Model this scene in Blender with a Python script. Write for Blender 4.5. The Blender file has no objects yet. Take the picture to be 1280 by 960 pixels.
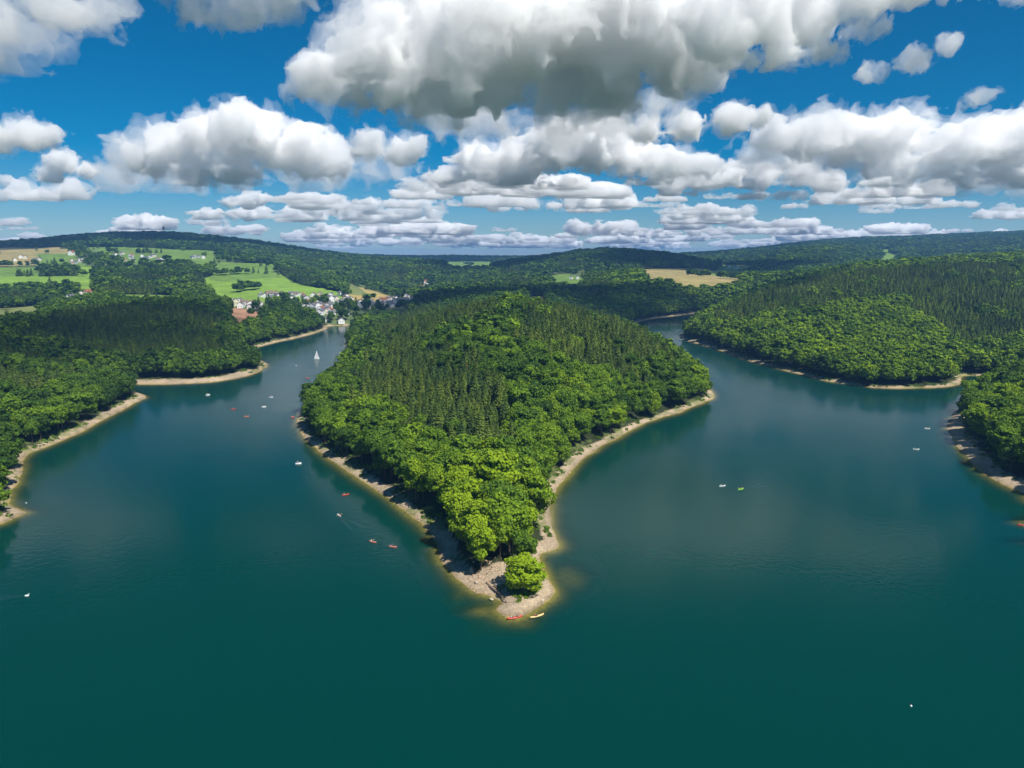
import bpy, bmesh, math, random
import numpy as np
from mathutils import Vector, Matrix
sc = bpy.context.scene
COL = sc.collection
# ---------------------------------------------------------------- camera, sky, sun, exposure
FOCAL = 914.0/1280.0
PITCH = math.radians(9.62)
CAM_Z = 100.0
cam = bpy.data.cameras.new('camera'); cam_ob = bpy.data.objects.new('camera', cam); COL.objects.link(cam_ob)
cam_ob.location = (0, 0, CAM_Z); cam_ob.rotation_euler = (math.pi/2-PITCH, 0, 0)
cam.sensor_width = 36; cam.lens = 36*FOCAL; cam.clip_start = 1; cam.clip_end = 120000
sc.camera = cam_ob
SUN_EL, SUN_AZ = math.radians(56), math.radians(136)
world = bpy.data.worlds.new('World'); sc.world = world; world.use_nodes = True
wn = world.node_tree; bg = wn.nodes['Background']
sky = wn.nodes.new('ShaderNodeTexSky'); sky.sky_type = 'NISHITA'; sky.sun_disc = False
sky.sun_elevation = SUN_EL; sky.sun_rotation = SUN_AZ
sky.altitude = 1500; sky.air_density = 1.0; sky.dust_density = 0.2; sky.ozone_density = 5.0
hs = wn.nodes.new('ShaderNodeHueSaturation'); hs.inputs['Hue'].default_value = .492; hs.inputs['Saturation'].default_value = 1.6; hs.inputs['Value'].default_value = 0.50
wn.links.new(sky.outputs[0], hs.inputs['Color']); wn.links.new(hs.outputs[0], bg.inputs[0])
bg.inputs[1].default_value = 0.12
sun = bpy.data.lights.new('sun', 'SUN'); sun.energy = 5.0; sun.angle = math.radians(.53); sun.color = (1, .95, .87)
sun_ob = bpy.data.objects.new('sun', sun); COL.objects.link(sun_ob)
sun_ob.rotation_euler = (math.pi/2-SUN_EL, 0, math.pi-SUN_AZ); sun_ob.location = (0, 0, 3000)
sc.view_settings.view_transform = 'Standard'; sc.view_settings.look = 'None'
sc.view_settings.exposure = 0.38; sc.view_settings.gamma = 1.0; sc.view_settings.use_curve_mapping = False
cy = sc.cycles
cy.use_denoising = True; cy.max_bounces = 24; cy.diffuse_bounces = 3; cy.glossy_bounces = 3; cy.transmission_bounces = 3
cy.volume_bounces = 22; cy.transparent_max_bounces = 12; cy.use_adaptive_sampling = True; cy.adaptive_threshold = 0.02
rng = np.random.default_rng(11)

# ---------------------------------------------------------------- helpers
def new_mesh(name, V, Q, mats=(), mat_index=None, smooth=False):
    V = np.asarray(V, np.float32); Q = np.asarray(Q, np.int32); k = Q.shape[1]
    m = bpy.data.meshes.new(name)
    m.vertices.add(len(V)); m.vertices.foreach_set('co', V.ravel())
    m.loops.add(Q.size); m.loops.foreach_set('vertex_index', Q.ravel())
    m.polygons.add(len(Q)); m.polygons.foreach_set('loop_start', np.arange(0, Q.size, k, dtype=np.int32))
    for mt in mats: m.materials.append(mt)
    if mat_index is not None: m.polygons.foreach_set('material_index', np.asarray(mat_index, np.int32))
    m.update(calc_edges=True)
    m.polygons.foreach_set('use_smooth', np.full(len(Q), bool(smooth)))
    return m
def link(name, data, parent=None, **props):
    o = bpy.data.objects.new(name, data); COL.objects.link(o)
    if parent is not None: o.parent = parent
    for k, v in props.items(): o[k] = v
    return o
def thing(name, label, category, loc=(0, 0, 0), rz=0.0, group=None):
    o = link(name, None, label=label, category=category)
    o.empty_display_size = 1; o.location = loc; o.rotation_euler = (0, 0, rz)
    if group: o['group'] = group
    return o
def bm_mesh(name, bm, mat, smooth=False):
    m = bpy.data.meshes.new(name); bm.to_mesh(m); bm.free()
    for mt in (mat if isinstance(mat, (list, tuple)) else [mat]): m.materials.append(mt)
    if smooth: m.polygons.foreach_set('use_smooth', np.ones(len(m.polygons), bool))
    return m
def box(bm, cx, cy_, cz, sx, sy, sz):
    r = bmesh.ops.create_cube(bm, size=1)
    for v in r['verts']: v.co = Vector((cx+v.co.x*sx, cy_+v.co.y*sy, cz+v.co.z*sz))
    return r['verts']
def bar(bm, a, b, r0, r1=None, n=6):
    a, b = Vector(a), Vector(b); d = b-a
    r = bmesh.ops.create_cone(bm, cap_ends=True, segments=n, radius1=r0, radius2=r0 if r1 is None else r1, depth=d.length)
    q = d.to_track_quat('Z', 'Y')
    for v in r['verts']: v.co = q @ v.co+(a+b)/2
def inside_poly(x, y, poly):
    P = np.asarray(poly, float); r = np.zeros(x.shape, bool)
    for (ax, ay), (bx, by) in zip(P, np.roll(P, -1, 0)):
        if ay == by: continue
        r ^= ((ay > y) != (by > y)) & (x < (bx-ax)*(y-ay)/(by-ay)+ax)
    return r
# materials
def principled(name, color, rough=.8, spec=.2, noise=None, metallic=0):
    m = bpy.data.materials.new(name); m.use_nodes = True; t = m.node_tree; b = t.nodes['Principled BSDF']
    b.inputs['Base Color'].default_value = (*color, 1); b.inputs['Roughness'].default_value = rough
    b.inputs['Specular IOR Level'].default_value = spec; b.inputs['Metallic'].default_value = metallic
    if noise:
        scale, amt = noise
        g = t.nodes.new('ShaderNodeNewGeometry'); n = t.nodes.new('ShaderNodeTexNoise'); n.inputs['Scale'].default_value = scale
        n.inputs['Detail'].default_value = 4
        t.links.new(g.outputs['Position'], n.inputs['Vector'])
        r = t.nodes.new('ShaderNodeMapRange'); r.inputs[1].default_value = .3; r.inputs[2].default_value = .7
        r.inputs[3].default_value = 1-amt; r.inputs[4].default_value = 1+amt
        t.links.new(n.outputs['Fac'], r.inputs[0])
        mx = t.nodes.new('ShaderNodeVectorMath'); mx.operation = 'SCALE'; mx.inputs[0].default_value = color
        t.links.new(r.outputs[0], mx.inputs['Scale']); t.links.new(mx.outputs[0], b.inputs['Base Color'])
    return m
LAKE_XY = [[-196.8,268.0],[-209.6,291.4],[-224.7,319.0],[-236.5,340.7],[-252.6,367.0],[-253.7,378.3],[-252.6,386.7],[-253.7,410.6],[-257.4,441.9],[-263.1,480.8],[-267.9,511.5],[-271.8,533.2],[-293.9,556.7],[-320.3,571.0],[-317.7,584.2],[-305.4,588.0],[-275.0,590.0],[-252.0,597.9],[-238.4,614.4],[-230.6,640.9],[-233.0,680.0],[-238.9,706.8],[-265.7,748.0],[-293.2,787.2],[-297.2,823.2],[-294.1,862.5],[-290.7,896.6],[-282.0,933.6],[-275.4,984.2],[-273.8,1040.5],[-275.9,1090.3],[-283.8,1117.0],[-264.6,1123.9],[-243.4,1117.0],[-230.7,1052.5],[-214.5,953.2],[-198.3,862.5],[-185.0,815.7],[-171.7,767.1],[-157.0,669.8],[-143.3,536.4],[-139.5,473.0],[-132.2,441.9],[-118.8,406.7],[-101.9,376.6],[-87.5,351.9],[-70.4,326.3],[-55.2,303.0],[-41.9,281.6],[-33.6,266.3],[-28.2,252.5],[-25.3,243.6],[-23.5,233.2],[-20.2,223.6],[-14.9,213.6],[-9.7,208.0],[-4.3,204.3],[-2.8,202.3],[-4.9,198.3],[-1.4,193.9],[1.8,193.7],[5.8,197.8],[9.7,202.8],[12.6,208.0],[12.9,213.0],[11.2,219.9],[9.6,229.9],[9.9,238.6],[13.9,241.4],[17.3,245.8],[17.0,254.9],[15.4,268.0],[15.1,281.6],[17.9,301.9],[24.0,325.1],[31.6,349.0],[45.0,379.9],[62.3,410.6],[85.0,446.4],[112.2,478.1],[136.8,511.5],[149.3,530.0],[155.3,556.7],[157.1,590.0],[160.9,655.0],[162.4,735.7],[161.5,838.5],[162.0,984.2],[169.6,1090.3],[200.5,1182.1],[241.8,1263.7],[288.1,1318.3],[345.6,1388.1],[412.6,1454.0],[507.8,1454.0],[470.9,1347.3],[356.7,1255.0],[294.6,1145.0],[251.5,1052.5],[222.2,968.4],[219.1,914.7],[227.7,862.5],[233.9,801.2],[238.6,732.7],[246.1,685.2],[255.5,640.9],[263.0,608.1],[274.1,588.0],[286.3,572.9],[309.8,569.2],[337.2,572.9],[359.9,584.2],[373.4,597.9],[384.7,618.7],[397.5,634.1],[407.3,631.9],[426.6,623.0],[412.6,597.9],[366.3,556.7],[325.6,514.5],[288.2,467.9],[267.5,439.7],[252.7,410.6],[239.7,379.9],[230.6,354.8],[224.4,332.7],[221.5,314.2],[221.6,304.0],[220.0,287.4],[262,262],[300,235],[352,180],[380,60],[330,-170],[-330,-170],[-330,60],[-262,170]]
HEIGHTS = [(-0.849,3500,150.5),(-0.688,3500,157.9),(-0.579,3500,202.1),(-0.471,3500,213.1),(-0.365,3500,183.7),(-0.258,3500,124.6),(-0.215,3500,102.3),(-0.85,2600,141.6),(-0.689,2600,141.6),(-0.527,2600,147.1),(-0.42,2600,138.8),(-0.334,2600,119.6),(-0.853,2000,89.5),(-0.691,2000,89.5),(-0.551,2000,85.3),(-0.421,2000,89.5),(-0.335,2000,78.9),(-0.26,2000,66.0),(-0.693,1700,58.4),(-0.574,1700,62.0),(-0.401,1700,51.1),(-0.304,1700,51.1),(-0.238,1700,51.1),(-0.337,1400,26.5),(-0.261,1400,29.5),(-0.218,1400,20.4),(-0.565,1400,38.6),(-0.435,1400,29.5),(-0.696,1400,29.5),(-0.699,1150,17.2),(-0.644,1150,14.6),(-0.382,1150,22.2),(-0.24,1150,17.2),(-0.152,1550,18.6),(-0.103,1550,32.0),(-0.152,1900,16.7),(-0.087,1900,24.9),(-0.226,2600,95.6),(-0.151,2600,92.8),(-0.086,2600,84.5),(-0.184,2100,31.4),(-0.108,2100,20.1),(-0.119,5200,109.6),(-0.065,5200,115.1),(-0.011,5200,104.1),(0.065,5200,115.1),(-0.043,3400,64.9),(-0.086,2900,56.3),(-0.577,900,24.9),(-0.479,880,27.9),(-0.403,840,24.6),(-0.373,760,2.1),(-0.808,700,23.3),(-0.7,650,22.1),(-0.637,560,15.4),(-0.573,560,3.0),(-0.922,420,32.9),(-0.03,720,44),(0.03,700,44),(-0.1,700,34),(0.1,720,36),(0.17,740,28),(-0.02,600,40),(0.06,600,38),(-0.1,580,26),(0.12,600,28),(0,480,28),(0.05,460,27),(-0.07,470,22),(0.01,360,16),(-0.03,820,38),(0.06,830,34),(0,960,24),(0.06,960,20),(-0.05,980,24),(0.02,1120,36),(0.05,1120,39),(-0.09,930,26),(-0.15,930,8),(-0.19,930,4),(-0.17,1060,5),(-0.13,1080,10),(-0.2,1180,9),(-0.15,1200,12),(0.12,950,14),(0.109,1150,8.2),(0.152,1250,13.1),(0.229,1250,9.0),(0.087,1450,34.3),(0.173,1500,36.1),(0.239,1500,28.0),(0.173,1700,63.9),(0.282,1700,58.4),(0.238,1600,54.0),(0.076,1900,53.5),(0.0,2500,76.2),(0.054,2500,100.1),(0.118,2500,121.3),(0.194,2500,110.7),(0.259,2500,94.8),(0.0,2050,46.4),(0.13,2050,61.8),(0.216,2050,68.3),(0.286,2700,69.3),(0.313,2900,79.8),(0.346,2000,47.5),(0.262,850,12.0),(0.305,900,30.7),(0.336,1050,48.0),(0.442,1250,74.8),(0.549,1350,86.2),(0.689,1450,96.1),(0.817,1450,102.3),(0.394,750,11.3),(0.392,900,27.8),(0.39,1050,45.8),(0.504,740,8.1),(0.501,900,27.8),(0.498,1100,52.6),(0.615,760,-2.1),(0.643,900,22.9),(0.65,1100,52.6),(0.803,1000,38.6),(0.651,560,-0.1),(0.704,560,12.3),(0.812,560,18.5),(0.71,420,4.8),(0.842,400,12.7),(0.323,2800,91.1),(0.387,2800,132.6),(0.452,2800,132.6),(0.517,2800,106.0),(0.55,2300,83.5),(0.711,2300,100.6),(0.259,5600,118.1),(0.323,5600,153.7),(0.387,5600,207.0),(0.451,5600,242.4),(0.515,5600,224.7),(0.579,5600,254.2),(0.633,5600,266.0),(0.708,5600,271.9),(0.869,5600,271.9),(-0.919,9500,70),(-0.919,16000,40),(-0.591,9500,70),(-0.591,16000,40),(-0.263,9500,70),(-0.263,16000,40),(0.066,9500,70),(0.066,16000,40),(0.394,9500,70),(0.394,16000,40),(0.722,9500,70),(0.722,16000,40),(0.941,9500,70),(0.941,16000,40),(-1.028,200,16),(-0.372,200,16),(0.0,200,16),(0.372,200,16),(1.05,200,16)]
SHOALS = [(-6.9, 197.8, 13, 9, -0.5), (18.4, 219.9, 13, 22, -0.9), (198.6, 270.7, 16, 14, -0.5), (184.8, 249.5, 13, 9, -0.7), (-15.8, 208.6, 10, 10, -0.8), (1.8, 190.6, 14, 7, -0.8)]
BANK_LEN = 38.0
FIELDS = [('bright_meadow', [(-735, 1740), (-692, 1828), (-616, 1964), (-534, 1772), (-462, 1612), (-348, 1540), (-318, 1372), (-357, 1342), (-442, 1290), (-478, 1214), (-558, 1360)]), ('meadow', [(-837, 2124), (-685, 2188), (-568, 1812), (-650, 1716), (-706, 1708)]), ('wheat', [(-396, 1700), (-372, 1820), (-302, 1720), (-226, 1500), (-196, 1320), (-238, 1320), (-324, 1440)]), ('pasture', [(-455, 2020), (-307, 1588), (-349, 1532)]), ('tan', [(-2016, 2756), (-1572, 2620), (-1244, 2044), (-1422, 1940)]), ('meadow', [(-1556, 2620), (-1202, 2540), (-1009, 2532), (-771, 1932), (-954, 2012), (-1048, 2036), (-1379, 2372)]), ('meadow', [(-1520, 2372), (-1320, 2268), (-1145, 1980), (-1209, 1884)]), ('meadow', [(-1437, 1956), (-1238, 1948), (-1014, 1604), (-1181, 1604)]), ('bright_meadow', [(-1281, 1740), (-1115, 1764), (-1037, 1764), (-1177, 1988), (-1132, 1996), (-811, 1448), (-927, 1474), (-1069, 1450)]), ('pasture', [(-899, 1212), (-816, 1292), (-596, 922), (-595, 800)]), ('meadow', [(-743, 1386), (-649, 1404), (-509, 1106), (-607, 1138)]), ('tan', [(322, 2052), (399, 2148), (572, 2204), (678, 2132), (476, 1540), (397, 1524), (342, 1524), (337, 1572), (292, 1588)]), ('meadow', [(112, 2068), (162, 2076), (209, 1892), (129, 1488), (87, 1604)]), ('meadow', [(-421, 4340), (-67, 4156), (-39, 2428), (-234, 2412)]), ('clearing', [(30, 1392), (71, 1396), (51, 1068), (11, 700)]), ('meadow', [(797, 2916), (738, 2308), (633, 1996), (522, 1908)]), ('meadow', [(1566, 3164), (1664, 3188), (716, 1370), (1235, 2492)]), ('clearing', [(-483, 1238), (-390, 1146), (-319, 936), (-326, 882), (-345, 892)]), ('meadow', [(-942, 2212), (-879, 2156), (-782, 1916), (-824, 1908)])]
VILLAGE = [[(-558, 1394), (-505, 1364), (-483, 1458), (-415, 1442), (-318, 1142), (-355, 1048)], [(-426, 1478), (-312, 1472), (-213, 1150), (-259, 1128), (-289, 1126), (-353, 1220)], [(-270, 1306), (-203, 1332), (-256, 1996), (-241, 2220), (-204, 1980), (-164, 1200), (-212, 1140)], [(-1316, 2172), (-1250, 2188), (-1101, 1924), (-1139, 1876)], [(-1189, 2300), (-1071, 2284), (-946, 2340), (-746, 1844), (-922, 1940), (-939, 1812)], [(-871, 1480), (-831, 1472), (-735, 1300), (-743, 1230), (-785, 1288)], [(-262, 1130), (-225, 1085), (-165, 1085), (-120, 1180), (-140, 1340), (-262, 1340)], [(-330, 1450), (-190, 1340), (-140, 1500), (-160, 1250), (-250, 1200), (-330, 1300)]]
SPRUCE_STANDS = [[(-135, 508), (-120, 640), (-48, 544), (0, 420), (20, 360), (14, 310), (-14, 308), (-44, 330), (-78, 366)], [(0, 586), (98, 1128), (190, 1084), (158, 650), (137, 516), (106, 478), (78, 472), (52, 472), (26, 478), (6, 514)], [(-182, 828), (-173, 1136), (-86, 1126), (0, 698), (-13, 604), (-66, 602), (-109, 584)], [(248, 946), (381, 1096), (581, 1312), (903, 1308), (603, 788), (450, 694), (464, 768), (496, 930), (401, 920), (302, 866), (246, 866)], [(-441, 648), (-609, 1016), (-357, 884), (-286, 842), (-250, 668), (-304, 628), (-359, 628)]]
YOUNG_STANDS = [[(320, 812), (448, 980), (522, 980), (471, 766), (356, 570), (288, 566), (258, 650)], [(24, 428), (50, 448), (75, 418), (65, 384), (33, 328), (20, 294), (19, 348)], [(75, 1148), (248, 1524), (333, 1388), (202, 1156), (125, 1144)]]
HOUSES = [(-412, 1180, 'near the reddish cleared slope'), (-462, 1266, 'near the reddish cleared slope'), (-506, 1294, 'near the reddish cleared slope'), (-479, 1292, 'near the reddish cleared slope'), (-493, 1258, 'near the reddish cleared slope'), (-449, 1256, 'near the reddish cleared slope'), (-448, 1210, 'near the reddish cleared slope'), (-403, 1172, 'near the reddish cleared slope'), (-427, 1238, 'near the reddish cleared slope'), (-422, 1186, 'near the reddish cleared slope'), (-477, 1250, 'near the reddish cleared slope'), (-450, 1270, 'near the reddish cleared slope'), (-494, 1290, 'near the reddish cleared slope'), (-425, 1218, 'near the reddish cleared slope'), (-492, 1274, 'near the reddish cleared slope'), (-454, 1230, 'near the reddish cleared slope'), (-420, 1202, 'near the reddish cleared slope'), (-481, 1278, 'near the reddish cleared slope'), (-480, 1406, 'below the bright meadow'), (-417, 1344, 'below the bright meadow'), (-416, 1408, 'below the bright meadow'), (-415, 1420, 'below the bright meadow'), (-427, 1424, 'below the bright meadow'), (-462, 1440, 'below the bright meadow'), (-405, 1356, 'below the bright meadow'), (-465, 1390, 'below the bright meadow'), (-450, 1436, 'below the bright meadow'), (-490, 1436, 'below the bright meadow'), (-439, 1352, 'below the bright meadow'), (-413, 1390, 'below the bright meadow'), (-437, 1372, 'below the bright meadow'), (-426, 1366, 'below the bright meadow'), (-474, 1432, 'below the bright meadow'), (-457, 1410, 'below the bright meadow'), (-445, 1414, 'below the bright meadow'), (-436, 1390, 'below the bright meadow'), (-476, 1450, 'below the bright meadow'), (-470, 1416, 'below the bright meadow'), (-324, 1158, 'in the village above the lake inlet'), (-361, 1382, 'in the village above the lake inlet'), (-401, 1406, 'in the village above the lake inlet'), (-349, 1286, 'in the village above the lake inlet'), (-289, 1172, 'in the village above the lake inlet'), (-321, 1416, 'in the village above the lake inlet'), (-328, 1174, 'in the village above the lake inlet'), (-312, 1200, 'in the village above the lake inlet'), (-325, 1230, 'in the village above the lake inlet'), (-357, 1416, 'in the village above the lake inlet'), (-286, 1210, 'in the village above the lake inlet'), (-332, 1310, 'in the village above the lake inlet'), (-308, 1378, 'in the village above the lake inlet'), (-308, 1350, 'in the village above the lake inlet'), (-374, 1330, 'in the village above the lake inlet'), (-380, 1408, 'in the village above the lake inlet'), (-325, 1298, 'in the village above the lake inlet'), (-389, 1372, 'in the village above the lake inlet'), (-329, 1460, 'in the village above the lake inlet'), (-305, 1166, 'in the village above the lake inlet'), (-345, 1484, 'in the village above the lake inlet'), (-331, 1378, 'in the village above the lake inlet'), (-347, 1366, 'in the village above the lake inlet'), (-270, 1188, 'in the village above the lake inlet'), (-350, 1246, 'in the village above the lake inlet'), (-293, 1234, 'in the village above the lake inlet'), (-357, 1310, 'in the village above the lake inlet'), (-365, 1298, 'in the village above the lake inlet'), (-296, 1322, 'in the village above the lake inlet'), (-310, 1246, 'in the village above the lake inlet'), (-299, 1204, 'in the village above the lake inlet'), (-308, 1314, 'in the village above the lake inlet'), (-302, 1184, 'in the village above the lake inlet'), (-338, 1404, 'in the village above the lake inlet'), (-373, 1432, 'in the village above the lake inlet'), (-320, 1184, 'in the village above the lake inlet'), (-326, 1246, 'in the village above the lake inlet'), (-337, 1360, 'in the village above the lake inlet'), (-352, 1430, 'in the village above the lake inlet'), (-290, 1246, 'in the village above the lake inlet'), (-312, 1232, 'in the village above the lake inlet'), (-355, 1324, 'in the village above the lake inlet'), (-278, 1224, 'in the village above the lake inlet'), (-309, 1288, 'in the village above the lake inlet'), (-306, 1216, 'in the village above the lake inlet'), (-379, 1352, 'in the village above the lake inlet'), (-311, 1410, 'in the village above the lake inlet'), (-331, 1218, 'in the village above the lake inlet'), (-196, 1352, 'below the wheat field'), (-289, 1392, 'below the wheat field'), (-246, 1398, 'below the wheat field'), (-210, 1420, 'below the wheat field'), (-249, 1476, 'below the wheat field'), (-222, 1406, 'below the wheat field'), (-208, 1540, 'below the wheat field'), (-276, 1386, 'below the wheat field'), (-257, 1402, 'below the wheat field'), (-263, 1342, 'below the wheat field'), (-232, 1604, 'below the wheat field'), (-217, 1580, 'below the wheat field'), (-257, 1464, 'below the wheat field'), (-208, 1368, 'below the wheat field'), (-275, 1436, 'below the wheat field'), (-252, 1498, 'below the wheat field'), (-185, 1364, 'below the wheat field'), (-210, 1460, 'below the wheat field'), (-273, 1324, 'below the wheat field'), (-254, 1310, 'below the wheat field'), (-208, 1498, 'below the wheat field'), (-253, 1352, 'below the wheat field'), (-256, 1428, 'below the wheat field'), (-263, 1376, 'below the wheat field'), (-197, 1378, 'below the wheat field'), (-255, 1516, 'below the wheat field'), (-221, 1340, 'below the wheat field'), (-219, 1442, 'below the wheat field'), (-236, 1352, 'below the wheat field'), (-188, 1404, 'below the wheat field'), (-206, 1432, 'below the wheat field'), (-276, 1340, 'below the wheat field'), (-247, 1548, 'below the wheat field'), (-290, 1418, 'below the wheat field'), (-216, 1556, 'below the wheat field'), (-219, 1532, 'below the wheat field'), (-229, 1372, 'below the wheat field'), (-273, 1366, 'below the wheat field'), (-243, 2108, 'up the wooded valley'), (-246, 2084, 'up the wooded valley'), (-253, 2164, 'up the wooded valley'), (-283, 2108, 'up the wooded valley'), (-273, 2068, 'up the wooded valley'), (-282, 2044, 'up the wooded valley'), (-251, 2052, 'up the wooded valley'), (-272, 1972, 'up the wooded valley'), (-276, 2124, 'up the wooded valley'), (-1213, 2092, 'in the upper hamlet row'), (-1210, 2036, 'in the upper hamlet row'), (-1247, 2100, 'in the upper hamlet row'), (-1229, 2076, 'in the upper hamlet row'), (-1235, 2116, 'in the upper hamlet row'), (-1203, 2084, 'in the upper hamlet row'), (-1219, 2108, 'in the upper hamlet row'), (-1213, 2060, 'in the upper hamlet row'), (-1113, 2172, 'in the hamlet below the ridge'), (-1076, 2180, 'in the hamlet below the ridge'), (-1147, 2236, 'in the hamlet below the ridge'), (-1111, 2228, 'in the hamlet below the ridge'), (-1061, 2132, 'in the hamlet below the ridge'), (-1004, 2100, 'in the hamlet below the ridge'), (-1127, 2196, 'in the hamlet below the ridge'), (-1034, 2100, 'in the hamlet below the ridge'), (-1077, 2228, 'in the hamlet below the ridge'), (-1008, 2140, 'in the hamlet below the ridge'), (-1074, 2204, 'in the hamlet below the ridge'), (-978, 2060, 'in the hamlet below the ridge'), (-1085, 2124, 'in the hamlet below the ridge'), (-1022, 2140, 'in the hamlet below the ridge'), (-1112, 2132, 'among trees on the upper slope'), (-1261, 2236, 'among trees on the upper slope'), (-1203, 2292, 'among trees on the upper slope'), (-1182, 2100, 'among trees on the upper slope'), (-1183, 2244, 'among trees on the upper slope'), (-1259, 2284, 'among trees on the upper slope'), (-1289, 2292, 'among trees on the upper slope'), (-1171, 2172, 'among trees on the upper slope'), (-1194, 2124, 'among trees on the upper slope'), (-1208, 2260, 'among trees on the upper slope'), (-1354, 2124, 'between the tan field and the upper meadow'), (-1419, 2164, 'between the tan field and the upper meadow'), (-1414, 2108, 'between the tan field and the upper meadow'), (-1354, 2108, 'between the tan field and the upper meadow'), (-1339, 2052, 'between the tan field and the upper meadow'), (-1442, 2180, 'between the tan field and the upper meadow'), (-1324, 2028, 'between the tan field and the upper meadow'), (-935, 2172, 'on the meadow edge below the ridge'), (-906, 2180, 'on the meadow edge below the ridge'), (-946, 2204, 'on the meadow edge below the ridge'), (-929, 2196, 'on the meadow edge below the ridge'), (-797, 1382, 'in the trees above the spruce hill'), (-811, 1388, 'in the trees above the spruce hill'), (-817, 1398, 'in the trees above the spruce hill'), (-784, 1304, 'lonewhite'), (-1344, 2268, 'redroof'), (150, 1876, 'clearing'), (165, 1860, 'clearing'), (-291, 1136, 'lakeside'), (-265, 1136, 'lakeside'), (691, 2284, 'valley'), (676, 2316, 'valley'), (2448, 4044, 'farridge')]
BOATS = [('sail', -199.7, 741.8), ('pedal', -228.2, 539.7), ('pedal', -177.6, 530.0), ('pedal', -171.0, 494.3), ('red', -188.8, 486.1), ('pink', -171.9, 463.0), ('red', -141.1, 460.5), ('pedal', -206.0, 690.4), ('red', -175.5, 618.7), ('pedal', -106.2, 351.9), ('red', -71.8, 303.0), ('white', -68.5, 277.0), ('pink', -50.0, 249.5), ('pink', -42.1, 245.0), ('white', 94.3, 315.4), ('green', 101.1, 310.8), ('white', 216.2, 379.9), ('white', 249.6, 428.8), ('red', 194.7, 266.3), ('buoy', -202.6, 292.4), ('bird', -146.4, 207.0), ('red', 0.7, 193.0), ('tan', 7.1, 193.9), ('buoy', 90.7, 151.6)]
TOWER = (-1394.0, 2988.0)
# ---------------------------------------------------------------- terrain (metres, water level z = 0)
TERRAIN_SEED = 7
def lattice_noise(x, y, cell, seed):
    """smooth value noise in -1..1 from a hashed lattice"""
    fx, fy = np.asarray(x, float)/cell, np.asarray(y, float)/cell
    ix, iy = np.floor(fx).astype(np.int64), np.floor(fy).astype(np.int64)
    tx, ty = fx-ix, fy-iy
    tx = tx*tx*tx*(tx*(tx*6-15)+10); ty = ty*ty*ty*(ty*(ty*6-15)+10)
    def hsh(a, b):
        n = (a*374761393 + b*668265263 + seed*1442695041) & 0xffffffff
        n = ((n ^ (n >> 13))*1274126177) & 0xffffffff
        n = n ^ (n >> 16)
        return (n & 0xffffff)/8388607.5-1.0
    a = hsh(ix, iy)*(1-tx)+hsh(ix+1, iy)*tx
    b = hsh(ix, iy+1)*(1-tx)+hsh(ix+1, iy+1)*tx
    return a*(1-ty)+b*ty
def fractal(x, y, cell, seed, octaves=4, gain=.5):
    s = 0; a = 1; t = 0
    for k in range(octaves):
        s = s+a*lattice_noise(x, y, cell, seed+k*17); t += a; a *= gain; cell *= .47
    return s/t

# outline of the lake, metres, walked once round
LAKE = np.array(LAKE_XY, float)
def smooth_loop(P, n=5):
    out = []
    m = len(P)
    for i in range(m):
        p0, p1, p2, p3 = P[i-1], P[i], P[(i+1) % m], P[(i+2) % m]
        for k in range(n):
            t = k/n
            out.append(.5*((2*p1)+(-p0+p2)*t+(2*p0-5*p1+4*p2-p3)*t*t+(-p0+3*p1-3*p2+p3)*t**3))
    return np.array(out)
LAKE = smooth_loop(LAKE, 3)
SEG_A = LAKE; SEG_B = np.roll(LAKE, -1, 0)
def shore_distance(x, y):
    """distance to the waterline, positive on land, clipped at 500 m"""
    x = np.ravel(x).astype(float); y = np.ravel(y).astype(float)
    out = np.full(x.shape, 500.0)
    near = (y < 2300) & (np.abs(x) < 1500)
    idx = np.nonzero(near)[0]
    for s in range(0, len(idx), 40000):
        ii = idx[s:s+40000]; px, py = x[ii][:, None], y[ii][:, None]
        best = np.full(len(ii), 1e12); inside = np.zeros(len(ii), bool)
        for k in range(0, len(SEG_A), 64):
            ax, ay = SEG_A[k:k+64, 0], SEG_A[k:k+64, 1]; bx, by = SEG_B[k:k+64, 0], SEG_B[k:k+64, 1]
            dx, dy = bx-ax, by-ay
            t = np.clip(((px-ax)*dx+(py-ay)*dy)/(dx*dx+dy*dy+1e-9), 0, 1)
            d2 = (px-ax-t*dx)**2+(py-ay-t*dy)**2
            best = np.minimum(best, d2.min(1))
            cr = ((ay > py) != (by > py)) & (px < dx*(py-ay)/(dy+1e-12*(dy == 0))+ax)
            inside ^= (cr.sum(1) % 2).astype(bool)
        d = np.sqrt(best)
        out[ii] = np.where(inside, -d, np.minimum(d, 500))
    return out
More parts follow.
